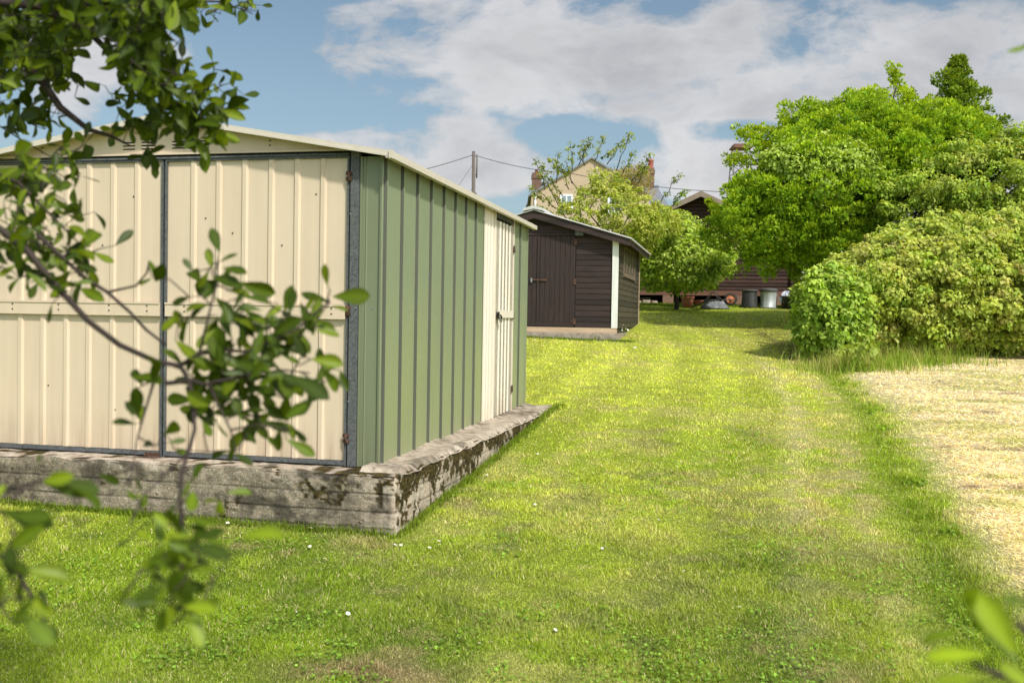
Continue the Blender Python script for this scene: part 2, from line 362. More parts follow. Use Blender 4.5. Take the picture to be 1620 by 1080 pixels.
# ------------------------------------------------------------------ colour of the turf
def turf(x, y):
    """returns rgb (lawn), haymask"""
    d = x-bx(y)
    lush = np.array([.38,.52,.042]); yel = np.array([.83,.88,.135]); dry = np.array([.92,.78,.34]); dk = np.array([.18,.285,.035]); straw = np.array([1.22,1.03,.64]); brown = np.array([.46,.34,.20])
    def bl(c, k, m): m = np.clip(m, 0, 1)[:, None]; return c*(1-m)+k*m
    # stripes follow the mowing direction of the lane
    n1 = fbm(x*.55, y*.35, 21); n2 = fbm(x*2.2, y*1.5, 31); n3 = fbm(x*7, y*7, 41); n4 = fbm(x*1.1, y*.8, 51)
    c = np.tile(lush, (len(x), 1))
    lane = (x-1.3-.30*(y-4))        # worn lane to the right
    c = bl(c, yel, sst(.40, .62, n1*.6+n2*.4)*.65+.62*sst(5, 12, y))
    c = bl(c, dk, sst(.50, .68, n2*.5+n3*.5)*.7*(1-.55*sst(7, 13, y)))
    str_ = np.sin((x-(bx(y)-1.3)-.03*y)*2*np.pi/.95); c = c*(1+.075*np.clip(str_*2.2, -1, 1)*sst(5, 9, y)*(1-sst(24, 28, y)))[:, None]
    c = bl(c, dry, sst(.50, .66, n4*.6+n3*.4)*.40)
    path = sst(bx(y)*0+.0, .25, x-(bx(y)-1.0-.06*y*0))*1.0
    c = bl(c, dry, path*sst(.42, .62, n2*.5+n3*.5)*.55*(1-sst(14, 19, y)))
    tr = np.exp(-((x-(bx(y)-.88+.12*(n4-.5)))/.12)**2)*.8+.4*np.exp(-((x-(bx(y)-.40+.12*(n4-.5)))/.13)**2)
    c = bl(c, straw*.8, tr*.55*(1-sst(15, 19, y))*sst(.3, .6, n3+.1))
    c = bl(c, lush*1.05, np.exp(-((d+.12)/.16)**2)*.8*(1-sst(14, 17, y)))
    # foreground shade painted into the turf colour, darker near the camera
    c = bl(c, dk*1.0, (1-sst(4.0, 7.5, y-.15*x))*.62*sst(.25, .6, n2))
    c = bl(c, brown, np.exp(-((x+.62)/.32)**2-((y-3.95)/.13)**2)*.9*sst(.3, .5, n3))
    c = bl(c, brown*1.4, sst(.68, .75, n3*.5+n2*.5)*.35*(1-sst(7, 9, y)))
    # far end: greener, bare patch beside the ivy
    c = bl(c, lush*1.1, sst(22, 27, y)*.35)
    c = bl(c, np.array([.24,.19,.09]), np.exp(-((x-(5.2+.1*(y-17)))/.6)**2)*sst(14.5, 16, y)*(1-sst(21, 24, y))*.7*sst(.35, .6, n3+.1))
    hm = sst(.0, .42, d+.30*(n3-.5)+.25*(n2-.5))*(1-sst(16, 18, y+ (n2-.5)))
    streak = fbm(x*.9+y*.2, y*4.5, 61)
    h = np.tile(straw, (len(x), 1))
    h = bl(h, np.array([.78,.78,.22]), sst(.48, .66, streak*.7+n3*.3)*.65)
    h = bl(h, brown*1.3, sst(.60, .75, fbm(x*1.6, y*5, 71)*.6+n3*.4)*.8)
    h = bl(h, lush*1.6, np.exp(-((d)/.20)**2)*.5)
    h = bl(h, np.array([.6,.58,.16]), (1-sst(4.2, 5.6, y))*.35)
    return c*(1-hm[:, None])+h*hm[:, None], hm

def build_ground():
    xs = np.r_[-600, -300, -120, -60, -30, -18, np.arange(-12, -4.5, .5), np.arange(-4.5, 12, .07), np.arange(12, 20, .6), 30, 60, 120, 300, 600]
    ys = np.r_[-150, -60, -30, -12, -5, 0, 2, np.arange(3, 14, .06), np.arange(14, 34, .10), np.arange(34, 46, 1.), 60, 100, 200, 400, 900]
    X, Y = np.meshgrid(xs, ys); x, y = X.ravel(), Y.ravel()
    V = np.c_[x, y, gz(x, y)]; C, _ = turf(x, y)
    nx, ny = len(xs), len(ys); i = np.arange(ny-1)[:, None]*nx+np.arange(nx-1)[None]
    Fc = np.stack([i, i+1, i+nx+1, i+nx], -1).reshape(-1, 4)
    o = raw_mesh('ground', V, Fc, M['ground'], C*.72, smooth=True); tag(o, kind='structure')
build_ground()

GY = .2181; GC = np.array([-.8344, 6.0674]); GS = np.array([math.sin(GY), math.cos(GY)]); GX = np.array([math.cos(GY), -math.sin(GY)])
def gloc(x, y):      # garage local
    dx, dy = x-GC[0], y-GC[1]; return dx*GX[0]+dy*GX[1], dx*GS[0]+dy*GS[1]
SY = .227; SC = np.array([2.106, 19.0]); SS = np.array([math.sin(SY), math.cos(SY)]); SX = np.array([math.cos(SY), -math.sin(SY)])
def sloc(x, y):
    dx, dy = x-SC[0], y-SC[1]; return dx*SX[0]+dy*SX[1], dx*SS[0]+dy*SS[1]
def free(x, y):
    a, b = gloc(x, y); k = ~((a < .20+.028*b) & (b > -.25) & (b < 4.62) & (a > -4.2))
    a, b = sloc(x, y); k &= ~((a < .10) & (b > -.10) & (b < 4.3))
    k &= ~((y > 29.9) & (x > 2))
    return k

def build_grass():
    N = 1050000
    y = 1/(rng.uniform(1/31.0, 1/3.7, N)); h = rng.uniform(-.66, .76, N); x = h*y
    k = free(x, y) & (x < 13); x, y = x[k], y[k]
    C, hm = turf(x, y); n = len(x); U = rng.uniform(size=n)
    lawn = U > hm
    wid = np.maximum(.0026, .00095*y)*rng.uniform(.7, 1.5, n)
    tuft = fbm(x*5, y*5, 81)
    L = (.011+.017*sst(.35, .7, tuft))*rng.uniform(.6, 1.4, n)*(1+.03*y)
    d = x-bx(y)
    L *= 1+.5*np.exp(-((d)/.08)**2)*(y < 16)
    L = np.where(lawn, L, rng.uniform(.018, .062, n)*(1+.02*y)*(.45+.55*sst(.1, .5, d)))
    a = rng.uniform(0, 2*np.pi, n); lean = np.where(lawn, rng.uniform(.3, 2.4, n), rng.uniform(2.0, 8, n))
    t = unit(np.c_[np.cos(a)*lean, np.sin(a)*lean, np.ones(n)])
    w = unit(np.c_[-np.sin(a), np.cos(a), rng.normal(size=n)*.3]); nn = np.cross(t, w)
    br = rng.uniform(.6, 1.45, n)[:, None]
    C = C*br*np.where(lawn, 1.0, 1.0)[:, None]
    odd = rng.uniform(size=n) < .09*lawn; C[odd] = np.array([.9,.78,.42])*rng.uniform(.6, 1.2, (odd.sum(), 1))
    Pp = np.c_[x, y, gz(x, y)-.002]
    for nm, kk, mt, lb in (('lawn_grass', lawn, 'blade', None), ('hay_grass', ~lawn, 'straw', None)):
        V, Fc, CC = scatter(TB, TBF, Pp[kk], t[kk], w[kk], nn[kk], L[kk], wid[kk], C[kk])
        o = raw_mesh(nm, V, Fc, M[mt], CC)
        tag(o, 'short mown green lawn grass running up the slope' if nm == 'lawn_grass' else 'pale dry cut hay lying over the raised ground at right', 'grass', kind='stuff')
build_grass()
def clover():
    n = 24000; y = 1/rng.uniform(1/14., 1/3.7, n); x = rng.uniform(-.6, .55, n)*y
    k = free(x, y) & (x < bx(y)-.02) & (fbm(x*1.7, y*1.4, 101)*.6+fbm(x*6, y*6, 102)*.4 > .56); x, y = x[k], y[k]; n = len(x)
    nn = unit(np.c_[rng.normal(size=(n, 2))*.35, np.ones(n)]); t, w, nn = frame_n(nn, rdir(n)); L = rng.uniform(.010, .020, n)*(1+.04*y)
    V, Fc, C = scatter(TD, TDF, np.c_[x, y, gz(x, y)+rng.uniform(.012, .03, n)], t, w, nn, L, L*.9, np.array([[.30,.50,.06]])*rng.uniform(.6, 1.5, (n, 1)))
    tag(raw_mesh('clover', V, Fc, M['leaf'], C), 'low clover leaves in darker patches of the mown lawn', 'clover', kind='stuff')
clover()
def blades(name, label, cat, pts, L, wid, cols, curve=.5, kind='stuff', mt='blade'):
    n = len(pts); a = rng.uniform(0, 2*np.pi, n); le = rng.uniform(.05, curve, n)
    d = np.c_[np.cos(a), np.sin(a), np.zeros(n)]; up = np.array([0, 0, 1.])
    w = np.c_[-np.sin(a), np.cos(a), np.zeros(n)]
    T = []; k = 4
    for i in range(k+1):
        q = i/k; c = pts+up*(L*q*(1-.35*q*le))[:, None]+d*(L*le*q*q)[:, None]; ww = (wid*(1-q)*.5+.0002)[:, None]*w
        T += [c-ww, c+ww]
    V = np.stack(T, 1).reshape(-1, 3); b = np.arange(n)[:, None, None]*(2*k+2)
    f = np.array([[2*i, 2*i+1, 2*i+3, 2*i+2] for i in range(k)])
    o = raw_mesh(name, V, (b+f[None]).reshape(-1, 4), M[mt], np.repeat(cols, 2*k+2, 0)); return tag(o, label, cat, kind=kind)
def polyline_pts(pl, n, spread):
    pl = np.array(pl); seg = rng.integers(0, len(pl)-1, n); q = rng.uniform(size=(n, 1))
    p = pl[seg]*(1-q)+pl[seg+1]*q+rng.normal(size=(n, 2))*spread
    return np.c_[p, gz(p[:, 0], p[:, 1])]
# taller grass in front of the hedge
pl = [gnd_uv(*p) for p in ((1300, 577), (1335, 588), (1370, 585), (1410, 580), (1450, 577), (1490, 575))]
n = 4200; pp = polyline_pts(pl, n, .36); g = rng.uniform(.5, 1.3, (n, 1))
blades('tall_grass', 'tall uncut green grass fringe at the foot of the bramble hedge', 'grass', pp, rng.uniform(.08, .36, n)*(.35+1.1*sst(.35, .7, fbm(pp[:, 0]*1.8, pp[:, 1]*1.8, 95))), np.full(n, .010), (np.array([[.30,.44,.05]])*(1-sst(.5, .65, fbm(pp[:, 0]*2.5, pp[:, 1]*2.5, 96)))[:, None]+np.array([[.62,.60,.20]])*sst(.5, .65, fbm(pp[:, 0]*2.5, pp[:, 1]*2.5, 96))[:, None])*g, .8)
# weeds on the bank edge between lawn and hay
n = 6500; yy = 1/rng.uniform(1/15., 1/3.9, n); xx = bx(yy)+rng.normal(size=n)*.09; kk = fbm(xx*2.5, yy*1.6, 90) > .44; xx, yy = xx[kk], yy[kk]; n = len(xx)
blades('edge_grass', 'ragged strip of longer green grass along the lawn edge', 'grass', np.c_[xx, yy, gz(xx, yy)], rng.uniform(.02, .075, n)*(.4+1.2*sst(.42, .7, fbm(xx*3, yy*3, 93))), np.maximum(.004, .0008*yy), np.array([[.30,.42,.04]])*rng.uniform(.5, 1.3, (n, 1)), 1.3)
# grass fringe at foot of the plinth
def gw(a, b): return GC+GX*a+GS*b
n = 9000; q = rng.uniform(size=n); fr = rng.uniform(size=n) < .55
P2 = np.where(fr[:, None], gw(.2, -.28)[None]+(gw(-3.6, -.28)-gw(.2, -.28))[None]*q[:, None], gw(.23, -.25)[None]+(gw(.38, 4.65)-gw(.23, -.25))[None]*q[:, None])+rng.normal(size=(n, 2))*.03
kk = free(P2[:, 0], P2[:, 1]); P2 = P2[kk]; n = len(P2)
blades('fringe_grass', 'untrimmed grass fringe against the foot of the concrete plinth', 'grass', np.c_[P2, gz(P2[:, 0], P2[:, 1])], rng.uniform(.02, .075, n), np.full(n, .005), np.array([[.25,.35,.035]])*rng.uniform(.4, 1.3, (n, 1)), 1.4)
def sw(a, b): return SC+SX*a+SS*b
n = 4500; q = rng.uniform(size=n)
P2 = sw(.3, -.16)[None]+(sw(-2.4, -.16)-sw(.3, -.16))[None]*q[:, None]+rng.normal(size=(n, 2))*.05
blades('shed_fringe_grass', 'grass and weeds fringe along the foot of the dark shed slab', 'grass', np.c_[P2, gz(P2[:, 0], P2[:, 1])], rng.uniform(.015, .06, n), np.full(n, .014), np.array([[.28,.40,.05]])*rng.uniform(.3, 1.4, (n, 1)), 1.0)
n = 7000; q = rng.uniform(size=n)
P2 = np.c_[3.6+q*6, np.full(n, 29.75)]+rng.normal(size=(n, 2))*.12
blades('cabin_fringe_grass', 'grass fringe along the top of the lawn below the cabin', 'grass', np.c_[P2, gz(P2[:, 0], P2[:, 1])], rng.uniform(.03, .13, n), np.full(n, .02), np.array([[.30,.44,.05]])*rng.uniform(.4, 1.3, (n, 1)), .9)

# ------------------------------------------------------------------ concrete plinth under the garage
GZ = -.967+CH
def build_plinth():
    root = thing('concrete_plinth', 'mossy board marked concrete plinth under the cream and green metal garage', 'plinth', (*GC, GZ), -GY)
    st = .016
    # front face grid (x from -4.2 to xc) then side face, one strip
    xc = .205
    n1 = int((4.2+xc)/st); n2 = int(4.86/st)
    pth = [(-4.2+i*(4.2+xc-.03)/n1, -.256, 0, -1) for i in range(n1)]
    pth += [(xc-.009-.021*(1-math.sin(a))*0-.02+.02*math.sin(a)+.0, -.256+.03*(1-math.cos(a)), math.sin(a), -math.cos(a)) for a in (.3, .8, 1.25)]
    pth += [(xc+.028*(i*4.86/n2), -.226+i*4.86/n2, 1, -.03) for i in range(n2+1)]
    pth = np.array(pth); m = len(pth); S = np.cumsum(np.r_[0, np.hypot(*np.diff(pth[:, :2], axis=0).T)])
    hz = np.arange(0, -.62, -.006); k = len(hz)
    Sg, Zg = np.meshgrid(S, hz, indexing='ij'); side = np.tile(np.arange(m)[:, None] > n1+1, (1, k))
    # board joints
    wav = .006*(vn(Sg*1.5, Sg*0, 4)-.5)
    joint = np.zeros_like(Sg)
    for j in (-.125, -.235, -.335, -.44): joint += np.exp(-((Zg-j-wav)/.006)**2)
    jf = np.exp(-(((Sg+.17*np.floor((Zg-.125)/.11)) % .92-.4)/.008)**2)*.5
    rough = fbm(Sg*9, Zg*9, 12)-.5; fine = fbm(Sg*45, Zg*45, 14)-.5
    disp = .018*rough+.010*fine-joint*np.where(side, .005, .0075)*(vn(Sg*3, Zg*2, 8)*1.3)-jf*.004
    edge = np.exp(Zg/.03); disp -= edge*(.010+.035*np.clip(fbm(Sg*6, Zg*0, 17)-.42, 0, 1))
    disp += np.where(side, 1, .4)*np.exp(-((Zg+.06)/.045)**2)*.012*fbm(Sg*4, Zg*3, 18)
    Zt = Zg-edge*.03*np.clip(fbm(Sg*7, Zg*0, 19)-.35, 0, 1)*1.5
    # broken ends of the coping on the side: hanging lumps
    V = np.stack([pth[:, None, 0]+pth[:, None, 2]*disp, pth[:, None, 1]+pth[:, None, 3]*disp, Zt], -1).reshape(-1, 3)
    i = np.arange(m-1)[:, None]*k+np.arange(k-1)[None]
    Fc = np.stack([i, i+1, i+k+1, i+k], -1).reshape(-1, 4)
    mn = fbm(Sg*5.5, Zg*7, 22)*.45+fbm(Sg*26, Zg*26, 23)*.55
    near = np.exp(-((Sg-S[n1]+.05)/.45)**2)
    bias = np.where(side, np.exp(-((Zg+.05)/.075)**2)*(.13+.12*sst(.4, .6, fbm(Sg*3, Zg*0, 24)))+.02, np.exp(-((Zg+.03)/.07)**2)*.17*near+.02*near-.06)
    bias = bias+np.where(side & (Sg-S[n1] < 1.9), .035, 0)*(Zg < -.13)*(Zg > -.33)
    moss = sst(.565, .61, mn+bias)
    low = np.exp((Zg*0-(Zg+.47+.0*Sg))/.03*-1)*0
    dark = np.clip(joint*(.72-.2*side)*vn(Sg*4, Zg*4, 27)*1.6+(.70*sst(.52, .66, fbm(Sg*3.3, Zg*5, 29)*.6+fbm(Sg*14, Zg*14, 36)*.4)+.5*np.exp((-.50-Zg+.09)/.05*1.0)*0)*(~side)+.45*np.exp(-((Sg-S[n1]+.42)/.13)**2)*sst(.42, .6, fbm(Sg*12, Zg*9, 37))*(~side), 0, .92)
    pale = np.where(side, .95+.35*(fbm(Sg*2.5, Zg*6, 31)-.5)*3, .55*sst(.5, .62, fbm(Sg*3.2, Zg*5, 33)*.7+fbm(Sg*20, Zg*20, 38)*.3)+.40*np.exp(-((Sg-S[n1])/.22)**2))
    pale = pale*(1-.7*sst(.52, .66, fbm(Sg*2.4, Zg*2.0, 35)))
    C = np.stack([moss, dark, np.clip(pale, 0, 1)], -1).reshape(-1, 3)
    raw_mesh('retaining_face', V, Fc, M['concrete'], C, root, True)
    # top ledge
    xs = np.r_[np.linspace(-4.2, -.3, 130), np.linspace(-.28, .0, 14)]; 
    def grid(xf, nu, ys, mo):
        Vv = []; 
        for yv in ys:
            x0, x1 = xf(yv); Vv.append(np.c_[np.linspace(x0, x1, nu), np.full(nu, yv)])
        Vv = np.array(Vv).reshape(-1, 2); nn = len(ys)
        return Vv, nn, nu
    outs = []
    Va, nn, nu = grid(lambda yv: (-4.2, .19), 260, np.linspace(-.252, .03, 16), 0)
    za = .006*(fbm(Va[:, 0]*12, Va[:, 1]*12, 40)-.5)*2-.012*sst(-.215, -.26, Va[:, 1])
    ca = np.c_[sst(.52, .62, fbm(Va[:, 0]*9, Va[:, 1]*9, 41)+.18*np.exp(-((Va[:, 0]-.02)/.22)**2)-.04), sst(.6, .72, fbm(Va[:, 0]*7, Va[:, 1]*7, 42))*.6, np.full(len(Va), .95)]
    i = np.arange(nn-1)[:, None]*nu+np.arange(nu-1)[None]; Fa = np.stack([i, i+1, i+nu+1, i+nu], -1).reshape(-1, 4)
    raw_mesh('front_ledge', np.c_[Va, za-.004], Fa, M['concrete'], ca, root, True)
    ys = np.linspace(-.20, 4.63, 300)
    Vb, nn, nu = grid(lambda yv: (-.06, .212+.028*(yv+.226)), 22, ys, 0)
    cove = sst(.10, -.04, Vb[:, 0]+.02*(vn(Vb[:, 1]*5, Vb[:, 0]*0, 44)-.5)*2)
    ed = sst(-.05, 0, Vb[:, 0]-(.212+.028*(Vb[:, 1]+.226)))
    zb = .014+.020*cove*(.6+.8*vn(Vb[:, 1]*2, Vb[:, 0]*0, 45))+.007*(fbm(Vb[:, 0]*6, Vb[:, 1]*4, 46)-.5)*2-.035*ed*(.5+fbm(Vb[:, 1]*8, Vb[:, 0], 47))-.03*sst(-.14, -.2, Vb[:, 1])
    Vb = Vb+np.c_[.012*(fbm(Vb[:, 1]*9, Vb[:, 0]*0, 48)-.5)*ed*2, 0*ed]
    st_ = sst(.52, .66, fbm(Vb[:, 0]*5, Vb[:, 1]*3.2, 49)*.6+fbm(Vb[:, 0]*25, Vb[:, 1]*25, 52)*.4)
    cb = np.c_[st_*.45*sst(.45, .6, fbm(Vb[:, 0]*9, Vb[:, 1]*9, 50)), st_*.25, .80-.55*st_]
    i = np.arange(nn-1)[:, None]*nu+np.arange(nu-1)[None]; Fb = np.stack([i, i+1, i+nu+1, i+nu], -1).reshape(-1, 4)
    raw_mesh('side_ledge', np.c_[Vb, zb], Fb, M['concrete'], cb, root, True)
    b = MB(); b.box(-4.2, .1, 4.3, 4.62, -.6, -.01); b.box(-4.2, -.05, .03, 4.3, -.6, -.012); b.build('core', M['slabconc'], root)
build_plinth()

# ------------------------------------------------------------------ metal garage
def ribbed(mb, a0, a1, ribs, z0, z1, fixed, axis, out, w=.032, h=.016, zt=None, m=0, groove=False):
    """vertical ribbed sheet. axis 'x': runs along x at y=fixed (out=-1: towards -y). axis 'y': along y at x=fixed."""
    pr = [(a0, 0)]
    for r in ribs:
        if groove and a0+w < r < a1-w: pr += [(r-w*.5-.018, 0), (r-w*.5-.015, -.010), (r-w*.5-.008, -.010), (r-w*.5, h), (r+w*.5, h), (r+w*.5+.010, 0)]
        elif a0+w < r < a1-w: pr += [(r-w*.5-.012, 0), (r-w*.5, h), (r+w*.5, h), (r+w*.5+.012, 0)]
    pr += [(a1, 0)]; pr.sort()
    z1f = zt if zt else (lambda a: z1)
    vs = []
    for a, d in pr:
        p = (a, fixed+out*d) if axis == 'x' else (fixed+out*d, a)
        vs += [(*p, z0), (*p, z1f(a))]
    for i in range(len(pr)-1):
        f = (0, 2, 3, 1) if (axis == 'x') == (out < 0) else (0, 1, 3, 2)
        seam_shade = groove and (pr[i][1] < 0 or pr[i+1][1] < 0 or (pr[i+1][1] > pr[i][1]))
        mb.add(vs[2*i:2*i+4], [f], 1 if seam_shade else m)
def screws(mt, parent, pts, r=.005, ax='y', out=-1):
    for x, y, z in pts:
        mb = MB()
        n = 6; vs = []
        for e in (0, .003*out):
            for j in range(n):
                t = j*2*math.pi/n; a, b = r*math.cos(t), r*math.sin(t)
                vs.append((x+a, y+e, z+b) if ax == 'y' else (x+e, y+a, z+b))
        mb.add(vs, [tuple(range(n)), tuple(range(n, 2*n))]+[(j, (j+1) % n, n+(j+1) % n, n+j) for j in range(n)]); mb.build('screw', mt, parent)
def build_garage():
    g = thing('metal_garage', 'cream fronted metal garage with green ribbed side wall on mossy plinth', 'garage', (*GC, GZ), -GY)
    W, Lg, H = 3.09, 4.52, 1.985; zd = 2.0   # door head
    # side wall: green panels, side cream panel
    m = MB(); rb = [.036+.3236*i for i in range(0, 9)]
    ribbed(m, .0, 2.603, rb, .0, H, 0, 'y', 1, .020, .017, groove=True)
    # shallow crease lines between ribs
    m.build('side_wall', [M['green'], M['seam_shade']], g)
    m = MB(); ribbed(m, 2.603, 2.985, [2.69, 2.79, 2.9], 0, H, .004, 'y', 1, .02, .008); m.build('cream_panel', M['cream_side'], g)
    m = MB(); ribbed(m, 3.85, Lg, [4.157], 0, H, 0, 'y', 1, .020, .017, groove=True); m.box(-.03, .016, Lg-.012, Lg+.012, 0, H); m.build('side_wall', [M['green'], M['seam_shade']], g)
    m = MB(); m.box(-W, 0, Lg-.02, Lg, 0, H); m.prismy([(-W, H), (0, H), (-W/2, H+.24)], Lg-.02, Lg); m.build('rear_wall', M['green'], g)
    m = MB(); m.box(-W, -W+.02, 0, Lg-.02, 0, H); m.build('far_side_wall', M['green'], g)
    screws(M['steel'], g, [(.003, .036+.3236*i+.16, 1.0) for i in range(8)], .004, 'x', 1)
    # side door
    d = MB(); ribbed(d, 3.06, 3.775, [3.2, 3.34, 3.48, 3.62], .03, 1.90, .012, 'y', 1, .02, .009)
    d.box(-.01, .012, 3.06, 3.775, .03, 1.90)
    dr = d.build('side_door', M['cream_side'], g)
    r = MB(); r.box(.0225, .034, 3.08, 3.76, .975, 1.045); r.build('middle_rail', M['cream_side'], dr)
    r = MB(); r.box(-.02, .018, 2.99, 3.012, 0, 1.975); r.box(-.02, .018, 3.80, 3.822, 0, 1.975); r.build('door_frame', M['cream_side'], g)
    r = MB(); r.box(-.02, .012, 3.013, 3.80, 1.93, 1.975); r.build('door_track', M['galv'], g); r = MB(); r.box(-.02, .006, 3.013, 3.80, .0, .018); r.build('door_track', M['galv'], g)
    r = MB(); r.box(-.03, -.02, 3.0, 3.85, .0, 1.98); r.build('door_gap', M['dark'], g)
    hm = MB(); hm.tube([(.035, 3.075, 1.00), (.055, 3.075, 1.00), (.06, 3.11, .985), (.055, 3.135, .96)], .007, 6); hm.box(.03, .042, 3.05, 3.10, .965, 1.03)
    hm.build('latch', M['dark'], dr)
    pm = MB(); pm.box(.04, .06, 3.10, 3.145, .93, .965); pm.tube([(.05, 3.108, .965), (.05, 3.11, .99), (.05, 3.122, 1.0), (.05, 3.134, .99), (.05, 3.136, .965)], .004, 6); pm.build('padlock', M['steel'], dr)
    for z in (.25, 1.0, 1.68):
        hm = MB(); hm.tube([(.026, 3.79, z-.035), (.026, 3.79, z+.035)], .008, 6); hm.box(.018, .026, 3.77, 3.815, z-.03, z+.03); hm.build('hinge', M['rust'], dr)
    # front corner green panels
    for sgn, xa in ((1, -.152), (-1, -W+.0)):
        m = MB(); a0, a1 = (xa, 0) if sgn > 0 else (xa, xa+.152)
        ribbed(m, a0, a1, [], 0, H, .0, 'x', -1)
        if sgn > 0:
            m.box(-.152, -.138, -.012, -.0005, 0, H); m.prism([(-.024, -.0005), (-.018, -.014), (-.004, -.016), (.003, -.008), (.003, -.0005)], 0, H)
            m.prism([(-.118, -.0005), (-.112, -.005), (-.106, -.0005)], 0, H)
        m.build('corner_panel', M['green_dark'], g)
        m = MB(); c = -.19 if sgn > 0 else -W+.19
        m.box(c-.024, c+.033, -.022, .02, 0, 2.016); m.build('galvanised_post', M['galv'], g)
        if sgn > 0: screws(M['steel'], g, [(-.06, 0, 1.02), (-.165, -.022, 1.02), (-.212, -.022, 1.62), (-.212, -.022, .42)], .006)
    # doors
    def leaf(a0, a1, ribs, hx):
        m = MB(); ribbed(m, a0+.012, a1-.012, ribs, .035, 1.979, .0, 'x', -1, .026, .013)
        lf = m.build('garage_door', M['cream'], g)
        r = MB(); r.box(a0, a0+.012, -.020, .02, .0, 1.992); r.box(a1-.012, a1, -.020, .02, .0, 1.992); r.box(a0+.012, a1-.012, -.020, .016, .006, .032); r.box(a0+.012, a1-.012, -.022, .016, 1.979, 1.992)
        r.build('edge_frame', M['galv'], lf)
        r = MB(); r.box(a0+.013, a1-.013, -.032, -.0175, .945, 1.037); r.box(a0+.013, a1-.013, -.038, -.032, 1.026, 1.037); r.build('middle_rail', M['cream'], lf)
        px = []
        for q in (.12, .4, .7, .92): px += [(a0+(a1-a0)*q, -.032, 1.013), (a0+(a1-a0)*q, -.032, .978)]
        for q, zz in ((.2, 1.6), (.35, 1.5), (.62, 1.42), (.8, 1.75), (.3, .45), (.7, .3), (.55, .62)): px.append((a0+(a1-a0)*q+.03, -.001, zz))
        screws(M['dark'], lf, px, .0055)
        for z in (.18, 1.0, 1.86):
            h = MB(); x = hx; h.tube([(x, -.03, z-.035), (x, -.03, z+.035)], .008, 8); h.box(x-.022, x+.022, -.027, -.0225, z-.03, z-.006); h.box(x-.022, x+.022, -.027, -.0225, z+.006, z+.03); h.build('hinge', M['rust'], lf)
        return lf
    rl = leaf(-1.537, -.226, [-.409, -.59, -.773, -.962, -1.15, -1.335], -.224)
    leaf(-W+.226, -1.553, [-1.756, -1.94, -2.125, -2.30, -2.485, -2.664], -W+.224)
    m = MB(); m.box(-W+.16, -.16, .021, .03, 0, zd); m.build('door_gap', M['dark'], g)
    m = MB(); m.box(-1.66, -1.54, -.05, -.021, -.035, -.004); m.box(-1.66, -1.56, -.048, -.024, -.003, .026); m.tube([(-1.66, -.06, -.004), (-1.54, -.06, -.004)], .011, 8); m.build('rusty_bolt', M['rust'], rl)
    # head rail and gable
    m = MB(); m.box(-W+.16, -.226, -.03, .018, 1.994, 2.006); m.build('head_rail', M['galv'], g)
    # gable
    zr = lambda x: 2.008+.262*(1-abs(x+W/2)/(W/2))
    m = MB(); zb = 2.022
    m.prismy([(-W+.03, zb), (-.155, zb), (-.155, zr(-.155)-.0), (-W/2, zr(-W/2)), (-W+.03, zr(-W+.03))], -.012, .01)
    m.box(-W+.03, -.155, -.028, -.012, zb, zb+.012)
    gb = m.build('gable', M['cream'], g)
    m = MB(); m.box(-W+.1, -.16, -.006, .012, 2.0065, 2.0215); m.build('head_gap', M['dark'], g)
    for x0, x1, zz in ((-1.49, -1.39, 0), (-1.38, -1.22, 0), (-1.72, -1.62, 0), (-1.86, -1.77, 0)):
        for k in range(3):
            m = MB(); z = 2.062+.022*k
            m.prismy([(x0, z), (x1, z), (x1, z+.008), (x0, z+.008)], -.0135, -.0122); m.build('louvre_slot', M['dark'], gb)
            m = MB(); m.prismy([(x0-.002, z+.008), (x1+.002, z+.008), (x1+.002, z+.014), (x0-.002, z+.014)], -.020, -.012); m.build('louvre_hood', M['cream'], gb)
    screws(M['dark'], gb, [(-W+.6, -.012, 2.06), (-W+.6, -.012, 2.09), (-.78, -.012, 2.07), (-.78, -.012, 2.10), (-W/2, -.012, 2.18)], .006)
    # roof
    m = MB(); ov = .085; f0, f1 = -.115, Lg+.10; th = .012
    zt = lambda x: 1.998+.264*(1-abs(x+W/2)/(W/2))
    n = 14
    for sg in (0, 1):
        xa, xb = (-W/2, ov) if sg else (-W/2, -W-ov)
        vs = []; N = 60
        for i in range(N+1):
            y = f0+(f1-f0)*i/N; h = .010 if i % 4 in (1,) else 0
            for x in (xa, xb): vs += [(x, y, zt(x)+.012+h), (x, y, zt(x)-.0)]
        fs = []
        for i in range(N):
            a = 4*i; b = a+4; fs += [(a, a+2, b+2, b), (a+1, b+1, b+3, a+3), (a+2, a+3, b+3, b+2)]
        fs += [(0, 1, 3, 2), (4*N, 4*N+2, 4*N+3, 4*N+1)]
        m.add(vs, fs)
    m.build('roof', M['trim'], g)
    m = MB()
    for xb in (ov, -W-ov):      # front verge trim, returns 5 cm down
        m.add([(-W/2, f0-.004, zt(-W/2)+.016), (xb, f0-.004, zt(xb)+.016), (xb, f0-.004, zt(xb)-.022), (-W/2, f0-.004, zt(-W/2)-.022),
               (-W/2, f0+.012, zt(-W/2)+.016), (xb, f0+.012, zt(xb)+.016), (xb, f0+.012, zt(xb)-.022), (-W/2, f0+.012, zt(-W/2)-.022)],
              [(0,1,2,3), (7,6,5,4), (0,4,5,1), (1,5,6,2), (2,6,7,3)])
        m.add([(-W/2, f0-.009, zt(-W/2)-.010), (xb, f0-.009, zt(xb)-.010), (xb, f0-.009, zt(xb)-.022), (-W/2, f0-.009, zt(-W/2)-.022),
               (-W/2, f0-.0045, zt(-W/2)-.010), (xb, f0-.0045, zt(xb)-.010), (xb, f0-.0045, zt(xb)-.022), (-W/2, f0-.0045, zt(-W/2)-.022)],
              [(0,1,2,3), (7,6,5,4), (0,4,5,1), (1,5,6,2), (2,6,7,3)])
